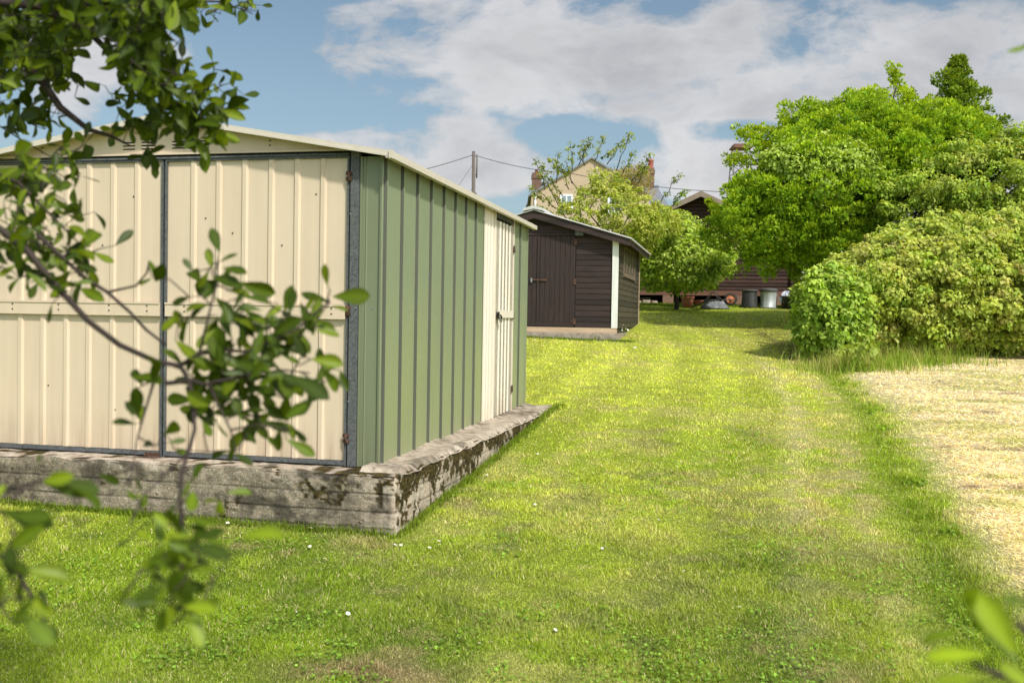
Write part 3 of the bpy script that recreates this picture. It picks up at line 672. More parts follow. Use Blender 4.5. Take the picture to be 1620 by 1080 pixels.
    m.build('verge_trim', M['trim'], g)
    m = MB(); z = zt(ov)
    m.box(ov, ov+.010, f0-.01, f1, z-.028, z+.014); m.box(ov-.03, ov, f0-.008, f1, z-.028, z-.022); m.box(ov-.004, ov+.014, f0-.018, f0+.03, z-.032, z+.018)
    m.build('eave_trim', M['trim'], g)
build_garage()

# ------------------------------------------------------------------ dark shed
def boards(mb, a0, a1f, z0, z1, hb, fixed, axis, out, a0f=None, m=0):
    """overlapping horizontal boards; a1f(z), a0f(z) give the ends at height z"""
    z = z0; k = 0
    while z < z1-.01:
        zt = min(z+hb, z1); j = random.uniform(-.002, .002)
        lo0, hi0 = (a0f(z) if a0f else a0), a1f(z); lo1, hi1 = (a0f(zt) if a0f else a0), a1f(zt)
        if hi0-lo0 > .02:
            pr = [(z, .013+j*.5), (z+.010, .015+j*.5), (zt-.012, .010), (zt-.008, .004), (zt, .002)]
            vs = []
            for (zz, d) in pr:
                q = (zz-z)/(zt-z)
                for a in (lo0+(lo1-lo0)*q, hi0+(hi1-hi0)*q):
                    vs.append((a, fixed+out*d, zz) if axis == 'x' else (fixed+out*d, a, zz))
            vs += [((a, fixed, z) if axis == 'x' else (fixed, a, z)) for a in (lo0, hi0)]
            mb.add(vs, [(0,1,3,2), (2,3,5,4), (4,5,7,6), (6,7,9,8), (10,11,1,0), (10,0,2,4,6,8), (11,9,7,5,3,1)], m)
        z = zt; k += 1
def build_shed():
    zb = -.153+CH; s = thing('dark_shed', 'dark brown weatherboard shed with white corner post and double doors', 'shed', (*SC, zb), -SY)
    W, L, H, RX, RZ = 3.42, 4.15, 1.80, -1.71, 2.30
    top = lambda x: H+(RZ-H)*(1-abs(x-RX)/abs(RX))
    left = lambda z: -W if z <= H else RX-(RZ-z)/(RZ-H)*abs(RX)
    right = lambda z: 0 if z <= H else RX+(RZ-z)/(RZ-H)*abs(RX)
    m = MB(); boards(m, 0, lambda z: -.12 if z < H-.05 else right(z)-.02, 0, 1.862, .113, 0, 'x', -1, lambda z: -.86)
    boards(m, 0, lambda z: right(z)-.02, 1.864, RZ-.03, .113, 0, 'x', -1, lambda z: left(z)+.02)
    boards(m, 0, lambda z: -2.42, 0, 1.862, .113, 0, 'x', -1, lambda z: -W+.1)
    m.prismy([(-W, 0), (0, 0), (0, H), (RX, RZ), (-W, H)], .001, .02)
    m.build('front_wall', M['shed'], s)
    # side wall with window hole drawn as frames proud of boards
    m = MB(); wy0, wy1, wz0, wz1 = .72, 3.0, 1.10, 1.70
    boards(m, .05, lambda y: L, 0, wz0, .113, 0, 'y', 1)
    boards(m, .05, lambda y: wy0, wz0, H, .113, 0, 'y', 1); boards(m, wy1, lambda y: L, wz0, H, .113, 0, 'y', 1)
    m.box(0, .012, wy0, wy1, wz1, H)
    m.build('side_wall', M['shedside'], s)
    m = MB(); m.box(-.03, -.012, .03, L, 0, H-.05); m.box(-W, -W+.03, .02, L, 0, H); m.box(-W, 0, L-.02, L, 0, H); m.prismy([(-W, H), (0, H), (RX, RZ)], L-.02, L); m.build('lining', M['dark'], s)
    fr = MB()
    for a, b in ((wy0, wy0+.05), (wy1-.05, wy1)): fr.box(.0, .035, a, b, wz0, wz1)
    fr.box(0, .035, wy0+.05, wy1-.05, wz1-.05, wz1); fr.box(0, .045, wy0-.03, wy1+.03, wz0-.035, wz0-.001); fr.box(0, .035, wy0+.05, wy1-.05, wz0, wz0+.04)
    for k in (1, 2, 3):
        y = wy0+(wy1-wy0)*k/4; fr.box(0, .03, y-.025, y+.025, wz0+.04, wz1-.05)
    w = fr.build('window', M['windowwood'], s)
    for k in range(4):
        g = MB(); a = wy0+(wy1-wy0)*k/4+.03; g.box(.006, .010, a, a+(wy1-wy0)/4-.06, wz0+.04, wz1-.05); g.build('pane', M['darkglass'], w)
    m = MB(); m.box(-.125, .0, -.045, -.0245, -.005, H+.0); m.build('corner_post', M['whitewood'], s, .003)
    m = MB(); m.box(-.03, .027, L-.02, L+.02, 0, H-.05); m.build('corner_post', M['bearer'], s, .003, label='thin pale rear corner edge')
    # doors
    def door(a0, a1, nm, knob):
        d = MB(); n = 7; wd = (a1-a0)/n
        for i in range(n): d.box(a0+i*wd+.002, a0+(i+1)*wd-.002, -.030, -.004, .10, 1.84)
        d.box(a0, a1, -.038, -.004, .012, .098)
        return d.build('door', M['sheddoor'], s, .003)
    d1 = door(-1.60, -.875, 0, 1); d2 = door(-2.40, -1.655, 0, 1)
    m = MB(); m.box(-1.652, -1.603, -.05, -.004, .012, 1.84); m.build('centre_strip', M['sheddoor'], s, .003)
    m = MB(); m.box(-2.46, -.80, -.04, -.0245, 1.848, 1.90); m.build('door_head', M['shed'], s, .003)
    for z in (.12, .92, 1.72):
        h = MB(); h.box(-.90, -.845, -.045, -.0305, z-.06, z+.06); h.box(-.96, -.90, -.040, -.031, z-.010, z+.010); h.build('hinge', M['rust'], d1)
    h = MB(); h.box(-1.76, -1.50, -.062, -.051, .935, .965); h.box(-1.53, -1.45, -.05, -.031, .925, .975); h.build('lock_bar', M['rust'], d1)
    h = MB(); h.box(-1.78, -1.745, -.075, -.039, .90, .985); h.build('hasp', M['steel'], d2)
    # bargeboards
    sl = (RZ-H)/abs(RX)
    for nm, xe in (('right', .24), ('left', -W-.24)):
        m = MB(); x0, x1 = RX, xe; z0 = RZ+.03; z1 = RZ+.03-sl*abs(xe-RX)
        m.add([(x0, -.20, z0), (x1, -.20, z1), (x1, -.20, z1-.135), (x0, -.20, z0-.15), (x0, -.175, z0), (x1, -.175, z1), (x1, -.175, z1-.135), (x0, -.175, z0-.15)],
              [(0,1,2,3), (7,6,5,4), (0,4,5,1), (1,5,6,2), (2,6,7,3), (3,7,4,0)])
        m.build('bargeboard', M['shed'], s)
        m = MB(); m.bar((xe*0+x1-.02*(1 if xe > 0 else -1), -.17, z1-.06), (x1-.02*(1 if xe > 0 else -1), L+.15, z1-.06), .02, .10); m.build('fascia', M['shed'], s)
        # corrugated sheet
        m = MB(); N = 230; vs = []; xe2 = xe+(.03 if xe > 0 else -.03); z2 = RZ+.045-sl*abs(xe2-RX)
        for i in range(N+1):
            y = -.235+(L+.45)*i/N; h = .012*math.sin(i*2*math.pi/8)
            vs += [(RX, y, RZ+.055+h), (xe2, y, z2+.004+h), (RX, y, RZ+.045+h), (xe2, y, z2-.008+h)]
        fs = []
        for i in range(N): a = 4*i; b = a+4; fs += [(a, a+1, b+1, b), (a+2, b+2, b+3, a+3), (a+1, a+3, b+3, b+1)]
        fs += [(0, 2, 3, 1)]
        m.add(vs, fs); m.build('roof_sheet', M['whitesheet'], s)
    m = MB(); m.prismy([(RX-.22, RZ+.015), (RX-.20, RZ+.08), (RX-.05, RZ+.125), (RX+.05, RZ+.125), (RX+.20, RZ+.08), (RX+.22, RZ+.015), (RX+.19, RZ+.03), (RX, RZ+.07), (RX-.19, RZ+.03)], -.25, L+.2); m.build('ridge_cap', M['whitesheet'], s)
    m = MB(); m.box(-.87, -.70, -.15, -.0255, 1.84, 1.95); m.build('bulkhead_light', M['galv'], s, .01, label='small pale box lamp under the eave')
    m = MB(); m.box(-3.5, -.02, -.035, .09, -.105, -.003); m.build('timber_bearer', M['bearer'], s)
    m = MB(); m.box(-.14, -.02, .10, L-.1, -.105, -.002); m.build('timber_bearer', M['shedside'], s)
    sb = thing('concrete_slab', 'low pale concrete slab beneath the dark shed', 'slab', (*SC, zb), -SY)
    m = MB(); m.box(-3.6, .02, -.09, L+.1, -.9, -.107); m.build('slab', M['slabconc'], sb, .01)
    m = MB()
    for i in range(70):
        x = random.uniform(-3, .3); y = -.13-random.uniform(0, .10); wx, wy = sw(x, y); z = float(gz(wx, wy))-zb; r = random.uniform(.012, .035)
        m.box(x-r, x+r*.8, y-r*.6, y+r*.6, z-.03, z+r*.9)
    m.build('loose_stones', M['earth'], sb, .006)
build_shed()

# ------------------------------------------------------------------ log cabin at the top of the lawn
KY = .22; KC = np.array([9.05, 30.3]); KX = np.array([math.cos(KY), -math.sin(KY)]); KS = np.array([math.sin(KY), math.cos(KY)])
def build_cabin():
    zb = 1.02+CH; c = thing('log_cabin', 'brown log cabin with gable raised on brick piers above the lawn', 'cabin', (*KC, zb), -KY)
    W, H, RZ, L = 6.1, 1.60, 3.05, 4.5
    top = lambda z: 0 if z <= H else -W/2+(RZ-z)/(RZ-H)*W/2
    m = MB(); z = 0
    while z < RZ-.08:
        z1 = z+.118; a = -W-top(z)-.0; b = top(z); lo, hi = -W-b, b
        b2 = top(z1); lo2, hi2 = -W-b2, b2
        pr = [(z, 0), (z+.02, .022), (z+.06, .028), (z+.10, .022), (z+.116, 0)]
        vs = []
        for zz, d in pr:
            q = (zz-z)/.118
            for x in (lo+(lo2-lo)*q, hi+(hi2-hi)*q): vs.append((x, -d, zz))
        m.add(vs, [(2*i, 2*i+1, 2*i+3, 2*i+2) for i in range(4)])
        z = z1
    m.prismy([(-W, 0), (0, 0), (0, H), (-W/2, RZ), (-W, H)], .0, .06)
    m.box(-.06, 0, .06, L, 0, H); m.box(-W, -W+.06, .06, L, 0, H); m.box(-W, 0, L, L+.06, 0, H)
    m.build('log_wall', M['cabin'], c)
    for x in (-.16, -W+.16):
        m = MB()
        for k in range(13): m.box(x-.045, x+.045, -.13, -.03, .01+.118*k, .105+.118*k)
        m.build('log_ends', M['cabin'], c, .01)
    m = MB(); m.box(.0, .10, -.09, .01, -.1, H); m.build('corner_post', M['shed'], c)
    for sg in (1, -1):
        xe = -W/2+sg*(W/2+.35); sl = (RZ-H)/(W/2); z0 = RZ+.10; z1 = z0-sl*(W/2+.35)
        m = MB(); m.add([(-W/2, -.45, z0), (xe, -.45, z1), (xe, L+.4, z1), (-W/2, L+.4, z0), (-W/2, -.45, z0-.09), (xe, -.45, z1-.09), (xe, L+.4, z1-.09), (-W/2, L+.4, z0-.09)],
              [(0,1,2,3), (7,6,5,4), (0,4,5,1), (1,5,6,2), (2,6,7,3)])
        m.build('roof_slope', M['felt'], c)
        m = MB(); m.add([(-W/2, -.475, z0+.02), (xe, -.475, z1+.02), (xe, -.475, z1-.13), (-W/2, -.475, z0-.16), (-W/2, -.452, z0+.02), (xe, -.452, z1+.02), (xe, -.452, z1-.13), (-W/2, -.452, z0-.16)],
              [(0,1,2,3), (7,6,5,4), (0,4,5,1), (1,5,6,2), (2,6,7,3)]); m.build('verge_board', M['felt'], c)
    m = MB(); m.box(-W-.4, .02, -.06, .10, -.16, -.002); m.build('bearer_beam', M['redbeam'], c)
    for x in (-W+.2, -4.05, -1.75, -.45):
        m = MB(); m.box(x-.17, x+.17, -.08, .20, -.75, -.162); m.build('brick_pier', M['pierbrick'], c)
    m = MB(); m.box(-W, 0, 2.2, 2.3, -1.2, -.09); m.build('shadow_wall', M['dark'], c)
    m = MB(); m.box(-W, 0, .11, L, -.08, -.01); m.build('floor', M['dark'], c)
build_cabin()
def kw(a, b): return KC+KX*a+KS*b
# planks stored under the cabin
for i, (a, b, ln, z) in enumerate(((-5.35, .35, 1.3, .05), (-5.2, .5, 1.1, .12), (-5.6, .2, .7, .03))):
    x, y = kw(a, b); t = thing('plank', ['long weathered plank lowest under the cabin floor', 'thin plank lying on top under the cabin floor', 'short offcut plank at the left under the cabin'][i], 'plank', (x, y, float(gz(x, y))+z), -KY+random.uniform(-.1, .1), 'timber stored under the cabin')
    m = MB(); m.box(-ln/2, ln/2, -.06, .06, -.02, .02); m.build('board', M['bearer'], t)
for i, (a, b, r) in enumerate(((-4.75, -.1, .10), (-4.5, -.05, .08), (-5.0, -.12, .07))):
    x, y = kw(a, b); m = MB(); m.box(-r*1.3, r*1.3, -r*.8, r*.8, -.04, r); o = m.build('stone_block', M['slabconc'], None, .02); o.location = (x, y, float(gz(x, y))); o.rotation_euler = (0, 0, i*.4)
    tag(o, ['largest rough stone block beside the cabin pier', 'middle rough stone block near the brick pier', 'smallest rough stone block under the cabin beam'][i], 'stone', 'stone blocks under the cabin')

# ------------------------------------------------------------------ bins, pots and the barrow along the cabin
def gpt(u, y): x = float(at(u, 500, y)[0]); return (x, y, float(gz(x, y)))
def at_px(u, y): return gpt(u, y)
b = thing('compost_bin', 'black ribbed plastic bin with flat lid beside the galvanised dustbin', 'bin', gpt(1185, 29.5))
m = MB(); m.lathe([(0, 0), (.25, 0), (.25, .02), (.225, .50), (.22, .53)], 40, rib=lambda j: .015*(1 if j % 4 < 2 else -1)); m.build('body', M['blackplastic'], b)
m = MB(); m.lathe([(.24, .50), (.26, .505), (.26, .545), (.24, .555), (0, .56)], 32); m.build('lid', M['greylid'], b)
b = thing('dustbin', 'galvanised steel dustbin with dark grey lid between black containers', 'dustbin', gpt(1215, 29.4))
m = MB(); m.lathe([(0, .0), (.235, .0), (.24, .02), (.235, .06), (.225, .07), (.245, .50), (.25, .51), (.25, .53)], 40, rib=lambda j: .012*(1 if j % 4 < 2 else -1)); m.build('body', M['zinc'], b)
m = MB(); m.lathe([(.255, .505), (.27, .515), (.27, .575), (.255, .60), (.12, .63), (0, .635)], 32); m.build('lid', M['greylid'], b)
for sg in (-1, 1): m = MB(); m.tube([(sg*.24, -.05, .42), (sg*.28, -.04, .40), (sg*.28, .04, .40), (sg*.24, .05, .42)], .008, 6); m.build('handle', M['zinc'], b)
b = thing('plastic_tub', 'black plastic tub at right end holding crumpled clear sheeting', 'tub', gpt(1247, 29.4))
m = MB(); m.lathe([(0, 0), (.20, 0), (.25, .36), (.265, .37), (.265, .385), (.24, .385), (.19, .03), (0, .03)], 32); m.build('body', M['blackplastic'], b)
x, y, z = gpt(1244, 29.4)
o = thing('crumpled_sheet', 'crumpled translucent plastic sheeting stuffed in the black tub', 'plastic sheet', (x, y, z+.30))
m = MB(); N = 16
vs = [(.20*math.sin(t)*math.cos(p)*(1+.25*math.sin(5*p+3*t)), .18*math.sin(t)*math.sin(p), .22*math.cos(t)*(1+.25*math.sin(7*p+2*t))) for t in [math.pi*i/9 for i in range(10)] for p in [2*math.pi*j/N for j in range(N)]]
m.add(vs, [(i*N+j, i*N+(j+1) % N, (i+1)*N+(j+1) % N, (i+1)*N+j) for i in range(9) for j in range(N)]); m.build('sheet', M['plastic'], o)
b = thing('plant_pot', 'large terracotta plant pot with thick rim below the apple tree', 'plant pot', gpt(1087, 29.3), group='clay pots by the cabin')
m = MB(); m.lathe([(0, 0), (.13, 0), (.15, .01), (.19, .27), (.185, .28)], 32); m.build('body', M['terra'], b)
m = MB(); m.lathe([(.20, .26), (.215, .27), (.215, .33), (.195, .335), (.175, .33), (.17, .25), (0, .24)], 32); m.build('rim', M['terra'], b)
b = thing('plant_pot', 'small red clay pot half hidden behind the upturned wheelbarrow', 'plant pot', gpt(1104, 29.7), group='clay pots by the cabin')
m = MB(); m.lathe([(0, 0), (.12, 0), (.16, .16), (.18, .165), (.18, .20), (.16, .20), (.14, .1), (0, .1)], 28); m.build('body', M['redclay'], b)
def build_barrow():
    b = thing('wheelbarrow', 'upturned old wheelbarrow with orange rimmed wheel on the grass', 'wheelbarrow', gpt(1130, 28.9), -.08)
    m = MB(); a = [(-.42, -.30), (.42, -.26), (.42, .26), (-.42, .30)]; c = [(-.22, -.17), (.24, -.15), (.24, .15), (-.22, .17)]
    m.add([(x, y, .0) for x, y in a]+[(x, y, .24) for x, y in c]+[(x*1.04, y*1.04, .0) for x, y in a]+[(x*1.04, y*1.04, .02) for x, y in a],
          [(0,1,5,4), (1,2,6,5), (2,3,7,6), (3,0,4,7), (4,5,6,7)]+[(8+i, 8+(i+1) % 4, 12+(i+1) % 4, 12+i) for i in range(4)]+[(12+i, 12+(i+1) % 4, (i+1) % 4, i) for i in range(4)])
    m.build('tray', M['tray'], b, .01)
    for sy in (-1, 1):
        m = MB(); m.tube([(-.70, sy*.28, .02), (-.45, sy*.26, .13), (-.25, sy*.22, .255), (.25, sy*.14, .26), (.62, sy*.07, .27)], .016, 8); m.build('handle', M['tube'], b)
        m = MB(); m.tube([(-.28, sy*.24, .24), (-.16, sy*.26, .34), (-.13, sy*.26, .47), (-.05, sy*.26, .49), (.05, sy*.24, .47), (.10, sy*.22, .34), (.20, sy*.18, .26)], .014, 8); m.build('leg', M['tube'], b)
    m = MB(); m.bar((.50, -.08, .27), (.50, .08, .27), .05, .01); m.build('axle', M['tube'], b)
    w = MB(); w.lathe([(.13, -.04), (.165, -.045), (.19, -.025), (.195, 0), (.19, .025), (.165, .045), (.13, .04)], 32, axis='y', c=(.48, 0, .29)); wo = w.build('wheel', M['rubber'], b)
    w = MB(); w.lathe([(.0, -.03), (.035, -.055), (.04, -.03), (.09, -.018), (.125, -.03), (.135, -.042), (.135, .042), (.125, .03), (.09, .018), (.04, .03), (.035, .055), (0, .03)], 32, axis='y', c=(.48, 0, .29)); w.build('rim', M['orange'], wo)
build_barrow()

# ------------------------------------------------------------------ house, pole, mast
def build_house():
    h = thing('house', 'tan rendered house with slate roof and brick chimneys beyond the shed', 'house', (3.8, 48, 1.0+CH), 0)
    Z = -1.0     # local z = rel+Z
    m = MB(); xl, xr, xp = -2.95, 3.0, .05; ze, zp = 6.25+Z, 8.12+Z
    m.prismy([(xl, 0), (xr, 0), (xr, ze), (xp, zp), (xl, ze)], 0, 5); m.build('gable_wing', M['render'], h)
    for xe in (xl-.15, xr+.15):
        sl = (zp-ze)/(xp-xl); z1 = zp+.08-sl*abs(xe-xp); mm = MB()
        mm.add([(xp, -.15, zp+.08), (xe, -.15, z1), (xe, 5, z1), (xp, 5, zp+.08), (xp, -.15, zp-.02), (xe, -.15, z1-.10), (xe, 5, z1-.10), (xp, 5, zp-.02)], [(0,1,2,3), (7,6,5,4), (0,4,5,1), (1,5,6,2), (2,6,7,3)])
        mm.build('wing_roof', M['slate'], h)
    m = MB(); m.box(-3.0, 4.35, 5.01, 9.5, 0, 6.3+Z); m.build('main_wall', M['render'], h)
    m = MB(); zr = 7.72+Z; m.add([(-3.15, 4.3, 6.25+Z), (4.75, 4.3, 6.25+Z), (4.45, 7.0, zr), (-2.7, 7.0, zr), (-3.15, 9.7, 6.25+Z), (4.75, 9.7, 6.25+Z)], [(0,1,2,3), (3,2,5,4), (0,3,4), (1,5,2)])
    m.build('main_roof', M['slate'], h)
    m = MB(); m.tube([(-2.75, 7.0, zr+.04), (4.5, 7.0, zr+.04)], .09, 8); m.build('ridge_tiles', M['slate'], h)
    def chim(x, y, z0, z1, w, pots, lab=None):
        m = MB(); m.box(x-w, x+w, y-w, y+w, z0, z1-.35); m.box(x-w*1.15, x+w*1.15, y-w*1.15, y+w*1.15, z1-.35, z1-.12); m.box(x-w*.95, x+w*.95, y-w*.95, y+w*.95, z1-.12, z1)
        c = m.build('chimney', M['brick'], h, label=lab)
        for px, r, hh in pots:
            q = MB(); q.lathe([(r, 0), (r*.92, hh*.8), (r*1.08, hh*.85), (r*1.08, hh), (r*.8, hh), (r*.8, 0)], 16, c=(x+px, y, z1)); q.build('chimney_pot', M['redclay'], c)
    chim(4.02, 7.0, 7.2+Z, 8.80+Z, .20, [(0, .17, .48)])
    chim(-2.55, 6.6, 6.9+Z, 8.35+Z, .26, [(0, .10, .2)], 'dark brick chimney at the left end')
    def win(x0, x1, z0, z1, y, dark=False):
        f = MB(); t = .09
        f.box(x0, x0+t, y-.06, y, z0, z1); f.box(x1-t, x1, y-.06, y, z0, z1); f.box(x0+t, x1-t, y-.06, y, z0, z0+t); f.box(x0+t, x1-t, y-.06, y, z1-t, z1); f.box((x0+x1)/2-.03, (x0+x1)/2+.03, y-.055, y, z0+t, z1-t)
        w = f.build('window', M['upvc'], h); p = MB(); p.box(x0+t, x1-t, y-.03, y-.001, z0+t, z1-t); p.build('pane', M['glass'], w)
    win(-1.5, -.85, 5.35+Z, 6.30+Z, 0); win(.9, 1.6, 5.35+Z, 6.30+Z, 0); win(3.45, 4.0, 5.2+Z, 6.1+Z, 5.0)
    m = MB(); m.tube([(-2.75, -.06, 0), (-2.75, -.06, 6.45+Z)], .05, 8); m.build('downpipe', M['upvc'], h)
    m = MB(); m.tube([(-2.5, 6.4, 8.3+Z), (-2.5, 6.4, 8.7+Z)], .015, 5); m.bar((-2.5, 6.4, 8.30+Z), (-1.9, 6.4, 8.30+Z), .03, .03); m.build('aerial', M['wire'], h)
    m = MB(); m.tube([(3.55, 7.0, 7.7+Z), (3.55, 7.0, 8.5+Z)], .012, 5); m.build('aerial', M['wire'], h)
build_house()
def build_pole():
    p = thing('telegraph_pole', 'weathered wooden telegraph pole rising behind the garage roof', 'telegraph pole', (-1.93, 45, 1.0+CH))
    m = MB(); m.tube([(0, 0, 0), (.02, 0, 3), (-.03, 0, 6.85)], [.11, .10, .075], 12); m.build('pole', M['pole'], p)
    m = MB(); m.tube([(.13, -.02, 5.6), (.14, -.02, 6.7)], .035, 8); m.bar((-.03, -.02, 6.6), (.14, -.02, 6.6), .03, .03); m.bar((-.03, -.02, 5.75), (.14, -.02, 5.75), .03, .03); m.build('cable_guard', M['pole'], p)
    m = MB(); m.bar((-.11, -.05, 5.05), (.13, -.05, 4.8), .03, .05); m.tube([(.12, -.05, 4.74), (.12, -.05, 4.9)], .03, 6); m.build('bracket', M['pole'], p)
    def cable(lb, a, b, sag, r=.016):
        a, b = Vector(a), Vector(b); pts = []
        for i in range(17):
            q = i/16; v = a.lerp(b, q)-a; pts.append((v.x, v.y, v.z-sag*4*q*(1-q)))
        m = MB(); m.tube(pts, r, 5); o = m.build('overhead_cable', M['wire']); o.location = a; tag(o, lb, 'cable', 'overhead cables from the telegraph pole')
    def w(u, v, y): return tuple(at(u, v, y))
    tp = w(749, 245, 45)
    cable('overhead cable running left from the telegraph pole over the garage', tp, w(420, 310, 30), .25)
    cable('overhead cable running right from the pole towards the house chimney', tp, w(900, 274, 46), .15)
    cable('overhead cable crossing right of the house above the cabin gable', w(900, 274, 46), w(1260, 305, 44), .3)
    cable('thin stay wire slanting left from the telegraph pole', w(748, 260, 45), w(715, 310, 44), 0, .008)
build_pole()
def build_mast():
    x, y, z = at(1172, 236, 60); b = 1.0+CH; H = z-b
    p = thing('lattice_mast', 'slender lattice mast with reddish platform half hidden behind big tree', 'mast', (x, y, b))
    m = MB()
    for sx in (-1, 1):
        for sy in (-1, 1): m.tube([(sx*1.1, sy*1.1, 0), (sx*.45, sy*.45, H)], .035, 5)
    for k in range(12):
        z0, z1 = H*k/12, H*(k+1)/12; w0, w1 = 1.1-.65*k/12, 1.1-.65*(k+1)/12
        for sy in (-1, 1): m.tube([(-w0, sy*w0, z0), (w1, sy*w1, z1)], .02, 4); m.tube([(w0, sy*w0, z0), (-w1, sy*w1, z1)], .02, 4)
        for sx in (-1, 1): m.tube([(sx*w0, -w0, z0), (sx*w1, w1, z1)], .02, 4)
    m.build('lattice_frame', M['pole'], p)
    m = MB(); m.box(-.6, .6, -.6, .6, H, H+.10); m.box(-.5, .5, -.5, .5, H+.10, H+.25); m.build('platform', M['redbeam'], p)
build_mast()
x, y, _ = at(1290, 440, 33.5)
m = MB(); m.box(-.9, 1.6, 0, .2, 0, 1.9); m.box(-.95, 1.65, -.04, .24, 1.9, 1.97); o = m.build('garden_wall', M['whitewall']); o.location = (x, 33.5, float(gz(x, 33.5))); tag(o, 'white rendered wall glimpsed behind the cabin corner', 'wall')

# ------------------------------------------------------------------ foliage
def mixc(cols, n):
    cols = np.array(cols); w = rng.dirichlet(np.ones(len(cols))*.6, n); return w@cols
def pdist(poly, p):
    poly = np.array(poly, float); a = poly; b = np.roll(poly, -1, 0); ins = np.zeros(len(p), bool); dm = np.full(len(p), 1e9)
    for (ax, ay), (bx_, by_) in zip(a, b):
        c = ((ay > p[:, 1]) != (by_ > p[:, 1])); xi = (bx_-ax)*(p[:, 1]-ay)/((by_-ay) if by_ != ay else 1e-9)+ax
        ins ^= c & (p[:, 0] < xi)
        d = np.array([bx_-ax, by_-ay]); t = np.clip(((p-[ax, ay])@d)/(d@d), 0, 1); dm = np.minimum(dm, np.hypot(*(p-[ax, ay]-t[:, None]*d).T))
    return ins, dm
def crown_pts(poly, y0, bulge, n, rfront=.72, scale=None):
    """clump centres filling a crown whose outline is surveyed as a polygon at distance y0"""
    poly = np.array(poly, float); lo, hi = poly.min(0), poly.max(0); out = []
    while len(out) < n:
        p = rng.uniform(lo, hi, (n*3, 2)); ins, d = pdist(poly, p); p = p[ins]; d = d[ins]
        dm = (scale or d.max()); dep = bulge*np.sqrt(np.clip(1-(1-np.clip(d/dm, 0, 1))**2, 0, 1))
        s = np.where(rng.uniform(size=len(p)) < rfront, -rng.uniform(.8, 1.05, len(p)), rng.uniform(-.8, 1, len(p)))
        for (u, v), e in zip(p, dep*s): out.append(at(u, v, y0+e))
    return np.array(out[:n])
def super_pts(poly, y0, bulge, nS, nsub, Rr, rr, scale=None, shrink=20, sq=.75, fr=.85, up=.9):
    pc = np.mean(poly, 0); sp_ = [tuple(np.array(p)+(pc-np.array(p))/np.linalg.norm(pc-np.array(p))*shrink) for p in poly]
    S = crown_pts(sp_, y0, bulge, nS, fr, scale); C = []; r = []
    for c in S:
        R0 = random.uniform(*Rr)
        for k in range(nsub):
            d = rdir(1)[0]; d[1] -= .25
            if up: d[2] = abs(d[2])*up-.15
            elif random.random() < .4: d[2] = abs(d[2])
            C.append(c+d*R0*np.array([1, 1, sq])); r.append(random.uniform(*rr))
    return np.array(C), np.array(r), sp_
def clump_leaves(C, r, per, size, cols, flat=.75, mode='puff', tip=None, sw_=.55, jitter=.5, asp=.55, shell=.45):
    """leaves on clumps; r array; returns scatter arrays"""
    N = len(C)*per; c = np.repeat(C, per, 0); rr = np.repeat(r, per)
    d = rdir(N); d[:, 2] = np.where(rng.uniform(size=N) < .35, np.abs(d[:, 2]), d[:, 2])
    rad = rr*(shell+(1-shell)*rng.uniform(size=N)**.5)
    p = c+d*rad[:, None]*np.array([1, 1, flat])
    base = np.repeat(mixc(cols, len(C))*rng.uniform(.75, 1.25, (len(C), 1)), per, 0)
    col = base*rng.uniform(.7, 1.3, (N, 1))
    if tip is not None:
        k = (sst(.0, .9, d[:, 2])*.6+sst(.75, 1.0, rad/rr)*.4)*rng.uniform(.3, 1, N); col = col*(1-k[:, None])+np.array(tip)*k[:, None]*rng.uniform(.8, 1.2, (N, 1))
    if mode == 'puff':
        t = unit(d+np.array([0, 0, .5])+rng.normal(size=(N, 3))*jitter); w = unit(np.cross(t, rdir(N))); nn = np.cross(t, w)
    else:       # flat leaves facing outwards, tips down
        nn = unit(d+np.array([.15, -.35, .55])+rng.normal(size=(N, 3))*jitter); t, w, nn = frame_n(nn, np.tile([0, 0, -1.], (N, 1))+rng.normal(size=(N, 3))*.6)
    L = size*rng.uniform(.6, 1.4, N)
    return p, t, w, nn, L, L*asp*rng.uniform(.8, 1.2, N), col
def foliage(name, parts, parent, mt='leaf', label=None, T=TD, TF=TDF):
    p, t, w, nn, L, W, c = [np.concatenate([q[i] for q in parts]) for i in range(7)]
    near = T is TL
    V, Fc, C = scatter(T, TF, p, t, w, nn, L, W, c, W*rng.uniform(-.4, 3.2, len(W)) if near else None, np.array([1.5, .92, .92]*7) if near else None)
    o = raw_mesh(name, V, Fc, M[mt], C, parent)
    if label: o['label'] = label
    return o
def loc(o, *objs):      # shift world-space children into a thing's frame
    inv = Matrix.Translation(-Vector(o.location))
    for c in objs: c.matrix_parent_inverse = inv
def wtube(name, paths, mt, parent, n=7):
    m = MB()
    for pts, r in paths: m.tube(pts, r, n)
    o = m.build(name, mt, parent); loc(parent, o); return o
def limb(a, b, ra, rb, k=5, wob=.12):
    a, b = Vector(a), Vector(b); ln = (b-a).length; pts = []
    for i in range(k+1):
        q = i/k; p = a.lerp(b, q)
        if 0 < i < k: p += Vector((random.uniform(-1, 1), random.uniform(-1, 1), random.uniform(-1, 1)))*ln*wob*.5
        pts.append(p)
    return pts, [ra+(rb-ra)*i/k for i in range(k+1)]

